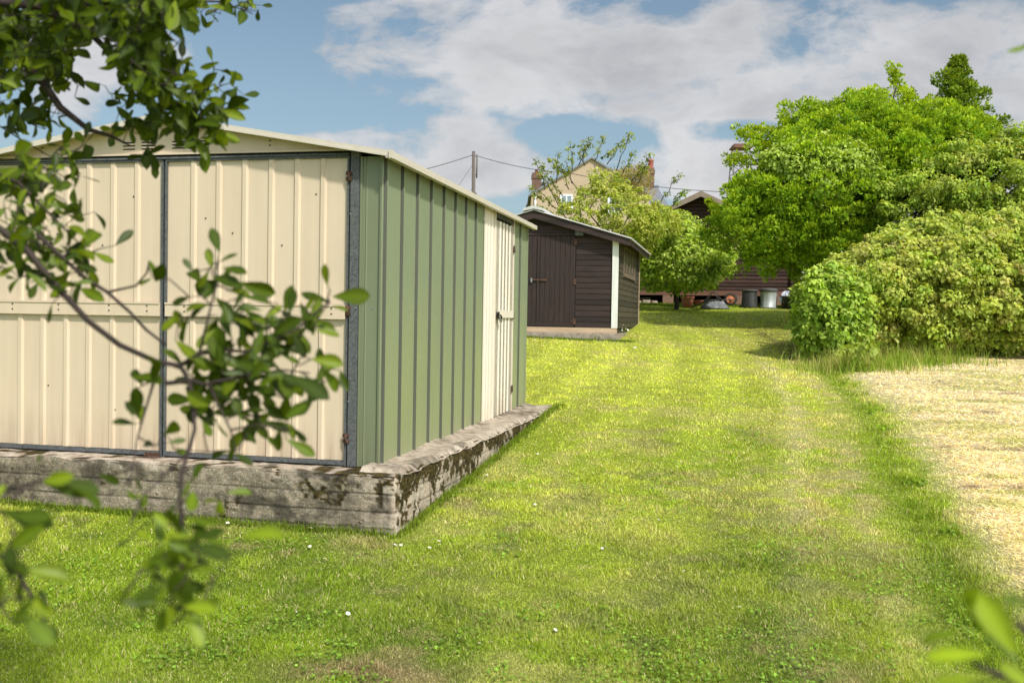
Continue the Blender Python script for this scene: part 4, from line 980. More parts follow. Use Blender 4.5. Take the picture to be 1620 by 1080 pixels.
# --- big evergreen tree (right)
def build_big_tree():
    x, y = 8.3, 23.6; root = thing('evergreen_tree', 'broad bright green evergreen tree overhanging the right of the lawn', 'tree', (x, y, float(gz(x, y))))
    poly = [(1122, 335), (1120, 375), (1150, 400), (1185, 418), (1235, 436), (1290, 440), (1350, 425), (1410, 370), (1480, 322), (1500, 300), (1560, 230), (1555, 205), (1505, 172), (1480, 168), (1440, 172), (1410, 165), (1370, 150), (1340, 172), (1290, 178), (1240, 190), (1225, 200), (1195, 222), (1150, 250), (1185, 278), (1150, 300)]
    C, r, sp_ = super_pts(poly, 23.2, 2.3, 120, 18, (.30, .60), (.09, .21), 95, 12, 1.0, .88, None)
    extra = []
    for (ub, vb, ut, vt, wd) in ((1190, 262, 1150, 250, 12), (1215, 240, 1168, 205, 13), (1235, 215, 1187, 207, 12), (1440, 190, 1412, 108, 19), (1450, 190, 1440, 145, 14), (1145, 340, 1124, 322, 14), (1225, 405, 1232, 424, 14), (1250, 205, 1238, 183, 13), (1285, 195, 1272, 178, 12), (1325, 190, 1318, 168, 14), (1375, 175, 1372, 148, 16), (1355, 190, 1350, 165, 14), (1465, 190, 1470, 158, 14)):
        n_ = int(max(8, math.hypot(ut-ub, vt-vb)*.42))
        for k in range(n_):
            q = k/(n_-1); w_ = wd*(1-q*.75); extra.append(at(ub+(ut-ub)*q+random.gauss(0, w_*.55), vb+(vt-vb)*q+random.gauss(0, 4), 22.7+random.uniform(-.4, .6)))
    E = np.array(extra); re = rng.uniform(.05, .14, len(E))
    big = clump_leaves(C, r, 72, .075, [(.20,.40,.018), (.29,.50,.025), (.12,.27,.02), (.36,.54,.035)], .9, 'puff', (.76,.90,.04))
    sm = clump_leaves(E, re, 42, .075, [(.26,.42,.02), (.34,.50,.02)], .9, 'puff', (.80,.90,.03))
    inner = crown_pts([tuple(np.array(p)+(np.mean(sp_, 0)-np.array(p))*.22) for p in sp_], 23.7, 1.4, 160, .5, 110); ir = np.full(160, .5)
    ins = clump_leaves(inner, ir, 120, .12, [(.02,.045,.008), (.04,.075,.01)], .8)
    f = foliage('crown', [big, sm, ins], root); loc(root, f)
    base = Vector((x, y, float(gz(x, y))-.1)); paths = [([base, base+Vector((.05, 0, .7)), base+Vector((-.1, -.1, 1.5))], [.22, .17, .15])]
    for u, v in ((1160, 300), (1230, 380), (1300, 300), (1350, 200), (1420, 130), (1440, 250), (1260, 230), (1200, 350), (1480, 200)):
        paths.append(limb(base+Vector((-.1, -.1, random.uniform(1.0, 1.5))), Vector(at(u, v, 23+random.uniform(-.6, .8))), .09, .015))
    wtube('trunk', paths, M['bark'], root)
    # ivy climbing through it
    iv = thing('ivy', 'pale green ivy draped over the middle of the big evergreen tree', 'ivy', (x, y-.5, float(gz(x, y-.5))))
    poly2 = [(1205, 245), (1240, 225), (1320, 215), (1370, 225), (1420, 260), (1400, 300), (1340, 300), (1290, 345), (1260, 300), (1215, 275)]
    C = crown_pts(poly2, 21.3, .9, 190, .9, 60); a = clump_leaves(C, rng.uniform(.10, .26, len(C)), 36, .085, [(.38,.54,.07), (.50,.66,.12), (.24,.38,.05)], .9, 'flat', (.74,.86,.20), asp=.8)
    f = foliage('leaves', [a], iv); loc(iv, f)
    wtube('stem', [limb((x, y-.5, float(gz(x, y-.5))), tuple(at(1300, 290, 22.2)), .03, .01, 6)], M['bark'], iv)
build_big_tree()
def build_spire():
    x, y, _ = at(1515, 400, 23.7); g = float(gz(x, y)); root = thing('conifer_tree', 'narrow pointed dark tree rising above the right hedge', 'tree', (x, y, g))
    C = []; r = []
    for i in range(230):
        v = random.uniform(92, 330); q = (v-88)/240; w = 4+48*min(1, q*1.25)**.8
        a = random.choice((-1, 1)); u = 1516+random.uniform(-1, 1)*w; C.append(at(u, v, 23.6+random.uniform(-1, .6)*min(1, q*2))); r.append(.085+.16*min(1, q*2)*random.uniform(.5, 1))
    for u, v, n_ in ((1550, 150, 4), (1545, 190, 4), (1578, 195, 4), (1570, 200, 3), (1490, 130, 3), (1500, 120, 3), (1560, 175, 2)):
        for k in range(n_): C.append(at(u+random.gauss(0, 6), v+random.gauss(0, 4), 23.4)); r.append(.13)
    C = np.array(C); r = np.array(r)
    f = foliage('crown', [clump_leaves(C, r, 70, .08, [(.13,.24,.02), (.19,.31,.025), (.09,.17,.02)], .9, 'puff', (.48,.60,.04))], root); loc(root, f)
    tp = at(1517, 90, 23.6)
    paths = [([Vector((x, y, g-.1)), Vector((x, y, g+2)), Vector(tp)], [.14, .10, .012])]
    for u, v in ((1550, 150), (1575, 195), (1490, 135), (1465, 180)): q = at(1517, v+40, 23.6); paths.append(limb(tuple(q), tuple(at(u, v, 23.5)), .03, .008))
    wtube('trunk', paths, M['bark'], root)
build_spire()
def bush(name, label, cat, poly, y0, bulge, ncl, rr, per, size, cols, tip, mode, scale, depth_in=None, asp=.6, stems=6, flat=.85, dark=True, mt='leaf', sr=None, plain=False):
    cu = sum(p[0] for p in poly)/len(poly); cv = max(p[1] for p in poly)
    x = at(cu, cv, y0)[0]; g = float(gz(x, y0)); root = thing(name, label, cat, (x, y0, g))
    if plain: C = crown_pts(poly, y0, bulge, ncl, .85, scale); r0 = rng.uniform(rr[0], rr[1], len(C)); C = C+rng.normal(size=C.shape)*[.05, .12, .05]
    else: C, r0, _ = super_pts(poly, y0, bulge, ncl//7, 7, sr or (rr[1]*1.0, rr[1]*1.9), rr, scale, 12, .8); C[:, 2] = np.maximum(C[:, 2], gz(C[:, 0], C[:, 1])+.05)
    parts = [clump_leaves(C, r0, per, size, cols, flat, mode, tip, asp=asp)]
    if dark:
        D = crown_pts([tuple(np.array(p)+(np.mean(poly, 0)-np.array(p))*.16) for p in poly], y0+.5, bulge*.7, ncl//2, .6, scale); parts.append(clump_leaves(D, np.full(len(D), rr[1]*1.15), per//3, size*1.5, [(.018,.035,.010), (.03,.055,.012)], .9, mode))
    for q in parts: q[0][:, 2] = np.maximum(q[0][:, 2], gz(q[0][:, 0], q[0][:, 1])+.01+rng.uniform(0, .05, len(q[0])))
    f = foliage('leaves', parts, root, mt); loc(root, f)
    paths = []
    for k in range(stems):
        q = C[rng.integers(len(C))]; paths.append(limb((x+random.uniform(-.3, .3), y0+.3, g-.05), tuple(q), .03, .008))
    wtube('stem', paths, M['bark'], root); return root
# mixed shrub at far right behind the hedge
bush('hazel_bush', 'tall pinkish tipped bush filling the right edge behind the hedge', 'bush', [(1375, 330), (1400, 290), (1440, 262), (1490, 240), (1530, 222), (1575, 215), (1640, 205), (1700, 200), (1700, 400), (1380, 400)], 21.5, 1.8, 700, (.10, .26), 74, .074,
     [(.30,.48,.04), (.42,.60,.05), (.52,.48,.18), (.14,.28,.03), (.26,.42,.035)], (.76,.86,.14), 'flat', 80, asp=.7)
# bramble hedge
bush('bramble_hedge', 'long rounded bramble hedge with reddish tips along the hay bank', 'hedge', [(1300, 560), (1275, 500), (1280, 462), (1298, 430), (1335, 400), (1400, 366), (1470, 348), (1560, 342), (1640, 334), (1760, 325), (1760, 570), (1500, 574), (1380, 574)], 17.6, 1.9, 2100, (.07, .19), 58, .066,
     [(.34,.52,.04), (.48,.66,.06), (.58,.60,.16), (.14,.28,.025), (.24,.42,.035), (.66,.50,.24)], (.86,.92,.18), 'flat', 105, asp=.75, stems=10, plain=True)
# laurel / ivy mound at the hedge end
bush('laurel_bush', 'bright glossy leaved green bush at the left end of the hedge', 'bush', [(1262, 505), (1266, 465), (1285, 438), (1320, 425), (1362, 440), (1388, 490), (1370, 545), (1335, 576), (1298, 582), (1276, 568), (1266, 535)], 16.1, .6, 420, (.08, .16), 34, .098,
     [(.32,.50,.04), (.46,.66,.07), (.17,.32,.03)], (.78,.90,.20), 'flat', 60, asp=.62, stems=5, plain=True)
# loose leafy tree behind the shed
def build_loose_tree(name, label, poly, y0, bulge, ncl, size, cols, tip, trunk_u, shoots, rr, per, limbs, base_y=None, group=None):
    x, y = at(trunk_u, 450, y0)[0], y0; g = float(gz(x, y)); root = thing(name, label, 'tree', (x, y, g), group=group)
    C = crown_pts(poly, y0, bulge, ncl, .7, None); r = rng.uniform(rr[0], rr[1], len(C))
    parts = [clump_leaves(C, r, per, size, cols, .75, 'flat', tip, asp=.62, jitter=.8, shell=.2)]
    base = Vector((x, y, g-.1)); fork = base+Vector((.0, 0, .55)); paths = [([base, base+Vector((.04, .03, .3)), fork], [.09, .07, .06])]
    for u, v in limbs: paths.append(limb(fork, tuple(at(u, v, y0+random.uniform(-.6, .6))), .042, .010, 6, .16))
    S = []; sr = []
    for (u0, v0, u1, v1) in shoots:
        a = Vector(at(u0, v0, y0+random.uniform(-.3, .3))); b = Vector(at(u1, v1, y0+random.uniform(-.3, .3))); pts, rad = limb(a, b, .016, .006, 5, .08); paths.append((pts, rad))
        for k in range(9):
            q = random.uniform(.25, 1.0); p = a.lerp(b, q); S.append((p.x+random.gauss(0, .05), p.y, p.z+random.gauss(0, .04))); sr.append(random.uniform(.05, .11))
        S.append(tuple(b)); sr.append(.12)
    if S: parts.append(clump_leaves(np.array(S), np.array(sr), 10, size*.9, [tuple(np.array(c)*.75) for c in cols], .8, 'flat', None, asp=.6, jitter=.9, shell=.1))
    f = foliage('crown', parts, root); loc(root, f); wtube('trunk', paths, M['bark'], root, 6)
    return root
build_loose_tree('hawthorn_tree', 'airy yellow green tree with tall thin shoots behind the dark shed', [(868, 350), (876, 334), (905, 312), (930, 284), (950, 262), (975, 272), (1000, 290), (1030, 312), (1062, 330), (1080, 360), (1030, 400), (950, 400), (900, 372)], 26.5, 1.4, 290, .078,
    [(.44,.54,.05), (.28,.40,.04), (.56,.58,.12)], (.80,.82,.18), 940,
    [(870, 300, 846, 252), (880, 290, 884, 240), (905, 270, 903, 228), (925, 262, 922, 225), (940, 255, 957, 215), (960, 260, 985, 222), (975, 270, 998, 210), (985, 275, 1003, 240), (1010, 290, 1028, 243), (1045, 320, 1075, 275), (860, 320, 838, 297), (862, 300, 858, 262), (915, 262, 935, 218), (950, 250, 975, 235), (892, 275, 870, 250), (1000, 285, 1020, 262), (880, 330, 850, 300), (890, 310, 866, 280), (900, 300, 888, 262), (875, 340, 848, 325), (905, 290, 895, 255), (895, 330, 872, 300)], (.08, .22), 40,
    [(870, 300), (900, 280), (940, 262), (980, 280), (1020, 310), (880, 340), (1000, 350)])
build_loose_tree('apple_tree', 'low spreading apple tree in front of the log cabin', [(1000, 455), (998, 400), (1000, 335), (1030, 322), (1060, 335), (1085, 340), (1112, 358), (1142, 382), (1160, 402), (1154, 430), (1128, 452), (1095, 464), (1050, 458), (1020, 462)], 28.0, 1.6, 420, .10,
    [(.34,.52,.04), (.54,.72,.08), (.16,.28,.03)], (.90,1.0,.24), 1070,
    [(1060, 330, 1085, 300), (1120, 360, 1128, 340)], (.10, .30), 42,
    [(1030, 442), (1010, 400), (1060, 380), (1095, 400), (1130, 410), (1100, 430), (1045, 350)])
# tan shrub behind the loose tree
bush('pampas_shrub', 'tan pink feathery shrub top behind the airy tree', 'shrub', [(965, 320), (970, 285), (985, 268), (1008, 268), (1022, 285), (1030, 320)], 29.3, .6, 60, (.15, .3), 110, .10, [(.62,.48,.24), (.5,.44,.18), (.34,.34,.12)], (.75,.6,.33), 'puff', 20, asp=.2, dark=False, stems=3)
# cordyline by the cabin corner
def cordyline():
    x, y, g = *at(1278, 470, 28.5)[:2], 0; g = float(gz(x, y)); root = thing('cordyline', 'orange green spiky cordyline beside the right cabin corner', 'plant', (x, y, g))
    n = 90; d = rdir(n); d[:, 2] = d[:, 2]*.6+.35; d = unit(d); c = np.array([x, y, g+.85]); p = np.tile(c, (n, 1)); T = []
    cols = mixc([(.50,.22,.05), (.42,.36,.08), (.22,.28,.05)], n); wv = unit(np.cross(d, [0, 0, 1.])); L = rng.uniform(.45, .75, n); k = 5
    for i in range(k+1):
        q = i/k; cc = p+d*(L*q)[:, None]-np.array([0, 0, 1.])*(L*.45*q*q)[:, None]; ww = wv*(.018*(1-q)**.6+.001); T += [cc-ww, cc+ww]
    V = np.stack(T, 1).reshape(-1, 3); b = np.arange(n)[:, None, None]*(2*k+2); f = np.array([[2*i, 2*i+1, 2*i+3, 2*i+2] for i in range(k)])
    o = raw_mesh('leaves', V, (b+f[None]).reshape(-1, 4), M['leaf'], np.repeat(cols, 2*k+2, 0), root); loc(root, o)
    wtube('trunk', [([Vector((x, y, g-.05)), Vector((x, y, g+.85))], [.06, .05])], M['bark'], root)
cordyline()
# small weeds
def weed(label, u, v, n, r, size, cols, h=.15, flowers=0, nm='weed_plant', yy=None):
    x, y = gnd_uv(u, v) if yy is None else (at(u, v, yy)[0], yy); g = float(gz(x, y)); root = thing(nm, label, 'weed', (x, y, g))
    a = clump_leaves(np.array([[x, y, g+h*.5]]), np.array([r]), n, size, cols, h/r*.6, 'flat', None, jitter=.8, shell=.1); a[0][:, 2] = np.maximum(a[0][:, 2], g+.01)
    f = foliage('leaves', [a], root); loc(root, f)
    if flowers:
        b = clump_leaves(np.array([[x, y-.03, g+h*.7]]), np.array([r]), flowers, size*.7, [(.78,.78,.74)], h/r*.6, 'flat', None, asp=1, shell=.5); f = foliage('flowers', [b], root); loc(root, f)
weed('white flowered weed at the near right corner of the dark shed', 976, 531, 130, .22, .06, [(.12,.22,.03), (.2,.3,.05)], .22, 24)
weed('small white flowered weed below the shed lock side', 945, 537, 70, .2, .05, [(.12,.22,.03), (.2,.3,.05)], .14, 14)
weed('tuft of brown dry weed growing against the garage side door', 800, 655, 1, .02, .01, [(.2,.15,.06)], .02, 0, yy=9.9)
weed('yellow green dock growing from the hedge foot', 1365, 560, 80, .25, .12, [(.34,.42,.07), (.24,.34,.05)], .55, 0, 'dock_plant', yy=14.0)
weed('leafy weed beside the black tub', 1258, 478, 60, .2, .09, [(.30,.36,.07), (.16,.26,.04)], .45, 0, 'dock_plant', yy=27.5)
for i, (u, v) in enumerate(((1395, 680), (1450, 770), (1497, 850), (1385, 655))):
    weed(['broad leaved weed on the lawn edge, middle distance', 'broad leaved weed on the lawn edge, nearer the camera', 'largest broad leaved weed on the lawn edge', 'farthest broad leaved weed on the lawn edge'][i], u, v, 34, .10, .05, [(.24,.42,.03), (.34,.52,.04)], .06, 0, 'edge_weed')

# daisies
def daisies():
    m = MB(); n = 12
    for j in range(n):
        t = 2*math.pi*j/n; c, s = math.cos(t), math.sin(t); p = lambda r, w, z: (r*c-w*s, r*s+w*c, z)
        m.add([p(.003, -.0015, .03), p(.011, -.0028, .032), p(.0125, 0, .032), p(.011, .0028, .032), p(.003, .0015, .03)], [(0,1,2,3,4)], 0)
    m.lathe([(.004, .03), (.0035, .034), (0, .035)], 8, 1); m.tube([(0, 0, 0), (.002, 0, .03)], .0009, 4, 2)
    w = mat('daisy_white', lambda s, b: P(s, b, s.mix(s.noise(s.coords(), 50), (.8,.8,.78), (.74,.74,.72)), .6)); yl = mat('daisy_yellow', lambda s, b: P(s, b, s.mix(s.noise(s.coords(), 90), (.7,.5,.03), (.6,.4,.02)), .7))
    first = m.build('daisy', [w, yl, M['blade']])
    spots = [(1004, 553, 2.2), (847, 541, 1.6), (975, 545, 1.5), (852, 720, 1), (845, 803, 1), (697, 868, 1), (693, 862, 1), (678, 872, 1), (633, 868, 1), (622, 867, 1), (548, 974, 1.1), (505, 922, 1), (660, 900, 1), (1265, 756, 1.2), (1000, 905, .8), (500, 890, 1), (512, 889, 1), (490, 868, 1), (450, 893, .8), (555, 840, 1), (770, 755, 1), (880, 790, .8), (490, 840, 1), (360, 832, 1.2), (70, 812, 1.2)]
    while len(spots) < 70: 
        u, v = random.uniform(400, 1250), 520+random.random()**1.4*520
        spots.append((u, v, random.uniform(.6, 1.0)*(1.4 if v < 620 else 1)))
    k = 0
    for u, v, s in spots:
        x, y = gnd_uv(u, v)
        if not free(np.array([x]), np.array([y]))[0]: continue
        o = first if k == 0 else first.copy()
        if k: COL.objects.link(o)
        k += 1; o.location = (x, y, float(gz(x, y))); o.rotation_euler = (R(random.uniform(5, 35)), 0, random.uniform(0, 6.28)); s *= .85; o.scale = (s, s, s)
        tag(o, 'tiny white daisy with yellow centre standing in the lawn', 'daisy', 'daisies scattered over the lawn')
daisies()

# ------------------------------------------------------------------ near trees framing the view
def px_frame(u, v, y):
    r = ray(u, v); r = r/np.linalg.norm(r); rt = unit(np.cross(r[None], [0, 0, 1.]))[0]; up = np.cross(rt, r); return r, rt, up
def near_leaf_set(items):
    """items: (u0,v0,u1,v1,depth,col)"""
    p, t, w, nn, L, W, c = [], [], [], [], [], [], []
    for (u0, v0, u1, v1, y, col) in items:
        a = at(u0, v0, y); dy = random.gauss(0, .012)*y; b = at(u1, v1, y+dy); d = b-a; l = np.linalg.norm(d); d = d/l
        r, rt, up = px_frame((u0+u1)/2, (v0+v1)/2, y)
        n0 = -r*random.uniform(.35, 1)+np.array([0, 0, 1.])*random.uniform(-.1, .9)+rt*random.gauss(0, .45); n0 = n0-d*np.dot(n0, d); n0 /= np.linalg.norm(n0)
        p.append(a); t.append(d); nn.append(n0); w.append(np.cross(n0, d)); L.append(l); W.append(l*random.uniform(.34, .47)); c.append(col)
    return [np.array(q, float) for q in (p, t, w, nn, L, W, c)]
GR = [(.052,.084,.005), (.074,.114,.006), (.038,.062,.004), (.10,.148,.007), (.16,.215,.010)]
LG = [1.0]
def lc(bright=0):
    return LG[0]*np.array(random.choice(GR if not bright else GR[3:]))*random.uniform(.75, 1.25)
def cluster(items, u, v, n, ln, y, spread=None, ang=None, bright=0):
    """a rosette of leaves round a twig end"""
    a0 = random.uniform(0, 6.28)
    for k in range(n):
        a = (a0+k*2.4+random.gauss(0, .3)) if ang is None else ang+random.gauss(0, .8)
        l = ln*random.uniform(.8, 1.35); s = spread or ln*.35
        uu, vv = u+random.gauss(0, s), v+random.gauss(0, s)
        items.append((uu, vv, uu+math.cos(a)*l, vv+math.sin(a)*l, y+random.gauss(0, .03), lc(bright)))
def twigs(items, paths, maxd=.5, mind=.012):
    """short side twigs that carry the leaves from the nearest branch"""
    B = []
    for pts, r in paths:
        for a, b in zip(pts[:-1], pts[1:]):
            for q in (0, .33, .66): B.append(tuple(Vector(a).lerp(Vector(b), q)))
    B = np.array(B); out = []; seen = []
    for it in items:
        p = at(it[0], it[1], it[4])
        if seen and np.min(np.linalg.norm(np.array(seen)-p, axis=1)) < .022: continue
        d = np.linalg.norm(B-p, axis=1); i = int(np.argmin(d)); seen.append(p)
        if mind < d[i] < maxd:
            a = B[i]; m = (a+p)/2+rng.normal(size=3)*d[i]*.10+np.array([0, 0, .05*d[i]])
            out.append(([tuple(a), tuple(m), tuple(p)], [.0013, .0010, .0006])); B = np.vstack([B, m, p])
    return out
def build_near_left():
    tx, ty = -1.75, 1.15; g = float(gz(tx, ty))
    root = thing('overhanging_tree', 'out of focus dark leaved tree overhanging the left foreground', 'tree', (tx, ty, g))
    base = Vector((tx, ty, g-.1)); W = lambda u, v, y: tuple(at(u, v, y))
    trunk = [base, base+Vector((.02, 0, .8)), Vector((tx+.05, ty+.02, CH+.1)), Vector((tx, ty+.1, CH+1.2)), Vector((tx+.1, ty+.3, CH+2.2))]
    paths = [(trunk, [.11, .09, .075, .06, .04])]
    # main visible bough
    A = [(-230, 300, 1.35), (-90, 335, 1.45), (0, 362, 1.5), (45, 398, 1.5), (84, 447, 1.5), (113, 478, 1.48), (140, 508, 1.46), (190, 546, 1.42), (250, 573, 1.38), (285, 578, 1.36)]
    pts = [Vector((tx+.03, ty, CH+.2))]+[Vector(W(*q)) for q in A]; paths.append((pts, [.018, .012, .008, .0062, .0058, .0054, .005, .0046, .0043, .004, .0036]))
    def tw(l, r0, r1, n=None):
        pp = [Vector(W(*q)) for q in l]; paths.append((pp, [r0+(r1-r0)*i/(len(pp)-1) for i in range(len(pp))]))
    tw([(60, 372, 1.5), (100, 408, 1.52), (135, 440, 1.52), (170, 462, 1.5), (205, 493, 1.48), (232, 522, 1.46), (262, 545, 1.44)], .004, .002)
    tw([(170, 462, 1.5), (215, 452, 1.5), (232, 432, 1.5), (236, 412, 1.5)], .0022, .001)
    tw([(285, 578, 1.36), (315, 560, 1.36), (350, 553, 1.36), (390, 556, 1.36), (430, 540, 1.36), (470, 520, 1.38), (505, 490, 1.4), (522, 475, 1.4)], .0035, .0012)
    tw([(285, 578, 1.36), (298, 600, 1.34), (322, 608, 1.33), (360, 600, 1.33), (400, 590, 1.33), (450, 585, 1.34), (490, 590, 1.36)], .0035, .0012)
    tw([(262, 606, 1.33), (300, 603, 1.34), (306, 640, 1.3), (308, 680, 1.25), (298, 715, 1.2), (288, 745, 1.15), (285, 800, 1.08), (290, 850, 1.0), (286, 900, .95), (272, 960, .9)], .0035, .0015)
    tw([(298, 715, 1.2), (262, 750, 1.15), (225, 785, 1.1), (205, 830, 1.05)], .002, .001)
    tw([(252, 575, 1.38), (240, 615, 1.34), (228, 655, 1.3), (218, 690, 1.28), (205, 770, 1.2)], .0025, .001)
    tw([(330, 605, 1.33), (345, 640, 1.3), (365, 680, 1.3), (372, 715, 1.3)], .002, .001)
    tw([(365, 680, 1.3), (410, 670, 1.3), (455, 680, 1.3)], .0016, .0008)
    tw([(315, 560, 1.36), (330, 500, 1.38), (342, 450, 1.4), (345, 410, 1.4)], .0022, .001)
    tw([(342, 450, 1.4), (390, 470, 1.4), (440, 480, 1.4)], .0015, .0008)
    tw([(0, 862, 1.0), (-80, 830, 1.05)], .003, .003); tw([(-80, 740, 1.1), (0, 775, 1.05), (60, 762, 1.0)], .003, .0012)
    tw([(-80, 830, 1.05), (20, 890, .95), (60, 960, .92), (80, 1000, .9)], .003, .001)
    # upper boughs
    tw([(-260, -40, 1.6), (-120, -10, 1.8), (0, 62, 2.0), (60, 120, 2.1), (95, 170, 2.1), (140, 205, 2.1), (175, 215, 2.1), (205, 230, 2.1)], .016, .002)
    tw([(-120, -10, 1.8), (60, 10, 2.0), (150, 60, 2.1), (200, 110, 2.1), (260, 150, 2.1), (310, 180, 2.1), (330, 145, 2.1)], .010, .0015)
    tw([(60, 10, 2.0), (180, 5, 2.2), (270, 0, 2.3), (350, 3, 2.4), (400, 22, 2.4)], .006, .0012)
    tw([(260, 150, 2.1), (250, 200, 2.1), (245, 235, 2.1)], .0025, .001)
    tw([(0, 200, 2.3), (40, 225, 2.3), (75, 245, 2.3), (110, 265, 2.3)], .002, .001)
    tw([(-60, 250, 1.7), (30, 290, 1.65), (70, 330, 1.6), (100, 360, 1.6), (140, 400, 1.6)], .004, .001)
    tw([(315, 165, 2.1), (335, 130, 2.1), (340, 100, 2.1)], .0018, .0008); tw([(325, 150, 2.1), (352, 135, 2.1), (370, 130, 2.1)], .0015, .0008)
    it = []
    def Lf(u0, v0, u1, v1, y, b=0): it.append((u0, v0, u1, v1, y, lc(b)))
    y = 1.4
    for q in ((348,400,334,360),(335,425,328,392),(346,415,376,400),(352,424,391,431),(335,438,382,452),(378,447,437,465),(383,470,430,478),(450,495,462,450),(522,478,476,463),(518,452,513,417,1),
              (524,484,552,491),(385,490,421,513),(345,440,322,470),(330,430,312,456),(318,448,300,425),(305,430,290,408),(340,470,370,498),(330,480,300,505),(300,470,272,480),(345,500,330,530),(365,500,400,530),(300,500,285,540),
              (420,500,455,530),(455,505,432,540),(470,520,490,560),(440,520,470,545),(500,520,516,512),(505,500,480,505),(400,520,375,552),(380,540,345,560),(340,520,310,550),(420,540,460,566),(410,530,380,505),(500,512,493,530,1),(245,440,238,412),(240,440,222,450),(246,445,258,420)):
        Lf(*q[:4], y+random.gauss(0, .03), q[4] if len(q) > 4 else 0)
    Lf(526, 469, 587, 468, 1.4, 1)
    for q in ((492,568,544,575),(508,583,536,620),(461,594,521,630),(438,588,461,630),(396,609,438,625),(383,601,339,645),(380,590,352,625),(295,620,326,640),(375,653,420,648),(409,664,461,682),(453,695,500,721),(466,677,484,700),(422,690,438,706),
              (391,684,404,700),(363,713,332,726),(370,716,401,736),(372,700,362,730),(275,710,298,720),(264,700,295,695),(259,687,285,669),(215,671,176,666),(220,655,215,612),(222,660,198,635),(226,670,222,640),(246,705,226,700),(330,660,345,668),(320,665,335,690),(395,600,420,575),
              (430,590,400,570),(445,560,475,575),(415,560,445,590),(360,590,345,570),(350,640,332,632),(250,590,235,560),(240,600,252,570),(410,610,430,600,1),(415,620,435,650,1)):
        Lf(*q[:4], 1.33+random.gauss(0, .03), q[4] if len(q) > 4 else 0)
    for k in range(46):
        q = random.random(); u, v = random.choice(((random.gauss(355, 45), random.gauss(505, 32)), (random.gauss(420, 60), random.gauss(550, 35)), (random.gauss(330, 45), random.gauss(590, 40)), (random.gauss(400, 45), random.gauss(640, 30))))
        cluster(it, u, v, 3, 40, 1.38, spread=10)
    # lower hanging, much nearer
    LG[0] = 1.35
    for q in ((357,780,400,778,1.12,1),(345,790,320,795,1.12),(345,792,352,810,1.1),(155,749,191,765,1.15),(212,755,225,775,1.15),(215,780,232,800,1.1),(235,780,222,805,1.1),(200,775,215,790,1.1),(60,735,66,715,1.1),
              (67,762,115,752,.95),(70,765,160,777,.95),(110,770,160,800,.95),(0,807,87,832,.9),(20,815,80,818,.9),(37,902,113,912,.85),(0,892,45,905,.85),(40,905,30,965,.85),(0,960,-20,900,.85),(60,985,95,1010,.85),(40,940,85,975,.85),(75,960,60,930,.85),
              (383,850,450,843,.85,1),(300,860,366,880,.9),(320,855,355,860,.9),(250,820,254,860,.95),(255,835,262,865,.95),(215,840,235,850,.95),(180,865,200,858,.95),(225,900,190,955,.9),(190,950,233,955,.9),(262,995,272,955,.88),(300,975,320,1025,.85,1),(290,960,340,962,.85),
              (235,940,248,975,.9),(290,830,330,845,.95),(300,820,340,830,.95),(280,790,262,815,1.0),(285,790,300,760,1.05),(270,860,240,880,.9),(285,880,310,905,.9),(280,920,300,880,.9),(265,930,240,905,.9),(275,950,295,930,.9),(300,905,340,900,.88),(250,880,222,900,.9),(260,960,250,1000,.88),(290,900,300,940,.88)):
        Lf(*q[:5], q[5] if len(q) > 5 else 0)
    for (u, v, n, ln, yy) in ((285,860,10,38,.93),(270,920,10,42,.9),(290,960,8,38,.88),(300,860,6,40,.9),(310,760,2,26,1.1),(-10,860,6,60,.88),(20,950,5,55,.86)): cluster(it, u, v, n, ln, yy)
    LG[0] = 1.0
    # left middle cluster
    for (u, v, n, ln, yy) in ((15,270,8,34,1.7),(45,270,8,28,1.7),(70,262,6,26,1.75),(30,300,8,32,1.7),(85,275,6,26,1.7),(120,285,5,24,1.8),(60,300,7,28,1.65),(90,310,7,28,1.65),(105,335,6,24,1.65),(125,330,5,26,1.65),(20,345,8,28,1.6),(50,350,7,26,1.6),
                              (75,360,7,28,1.6),(10,385,9,34,1.55),(40,390,8,30,1.55),(70,400,8,32,1.55),(20,420,8,34,1.5),(100,400,8,32,1.55),(130,405,8,36,1.55),(110,430,7,32,1.52),(60,430,6,26,1.55),(85,455,5,28,1.5),(120,450,6,34,1.5),(45,445,3,20,1.5),(5,300,6,34,1.65),(145,380,4,36,1.55)):
        cluster(it, u, v, n, ln, yy)
    # upper mass
    for k in range(185):
        while True:
            u, v = random.uniform(-60, 290), random.uniform(-40, 200)
            if v < 75+60*(u > 190)+60*(u < 110)-(35 if 90 < u < 190 and v > 45 else 0) and not (u > 235 and v > 20 and v < 100): break
        cluster(it, u, v, random.randint(5, 8), random.uniform(18, 38), random.uniform(1.8, 2.5))
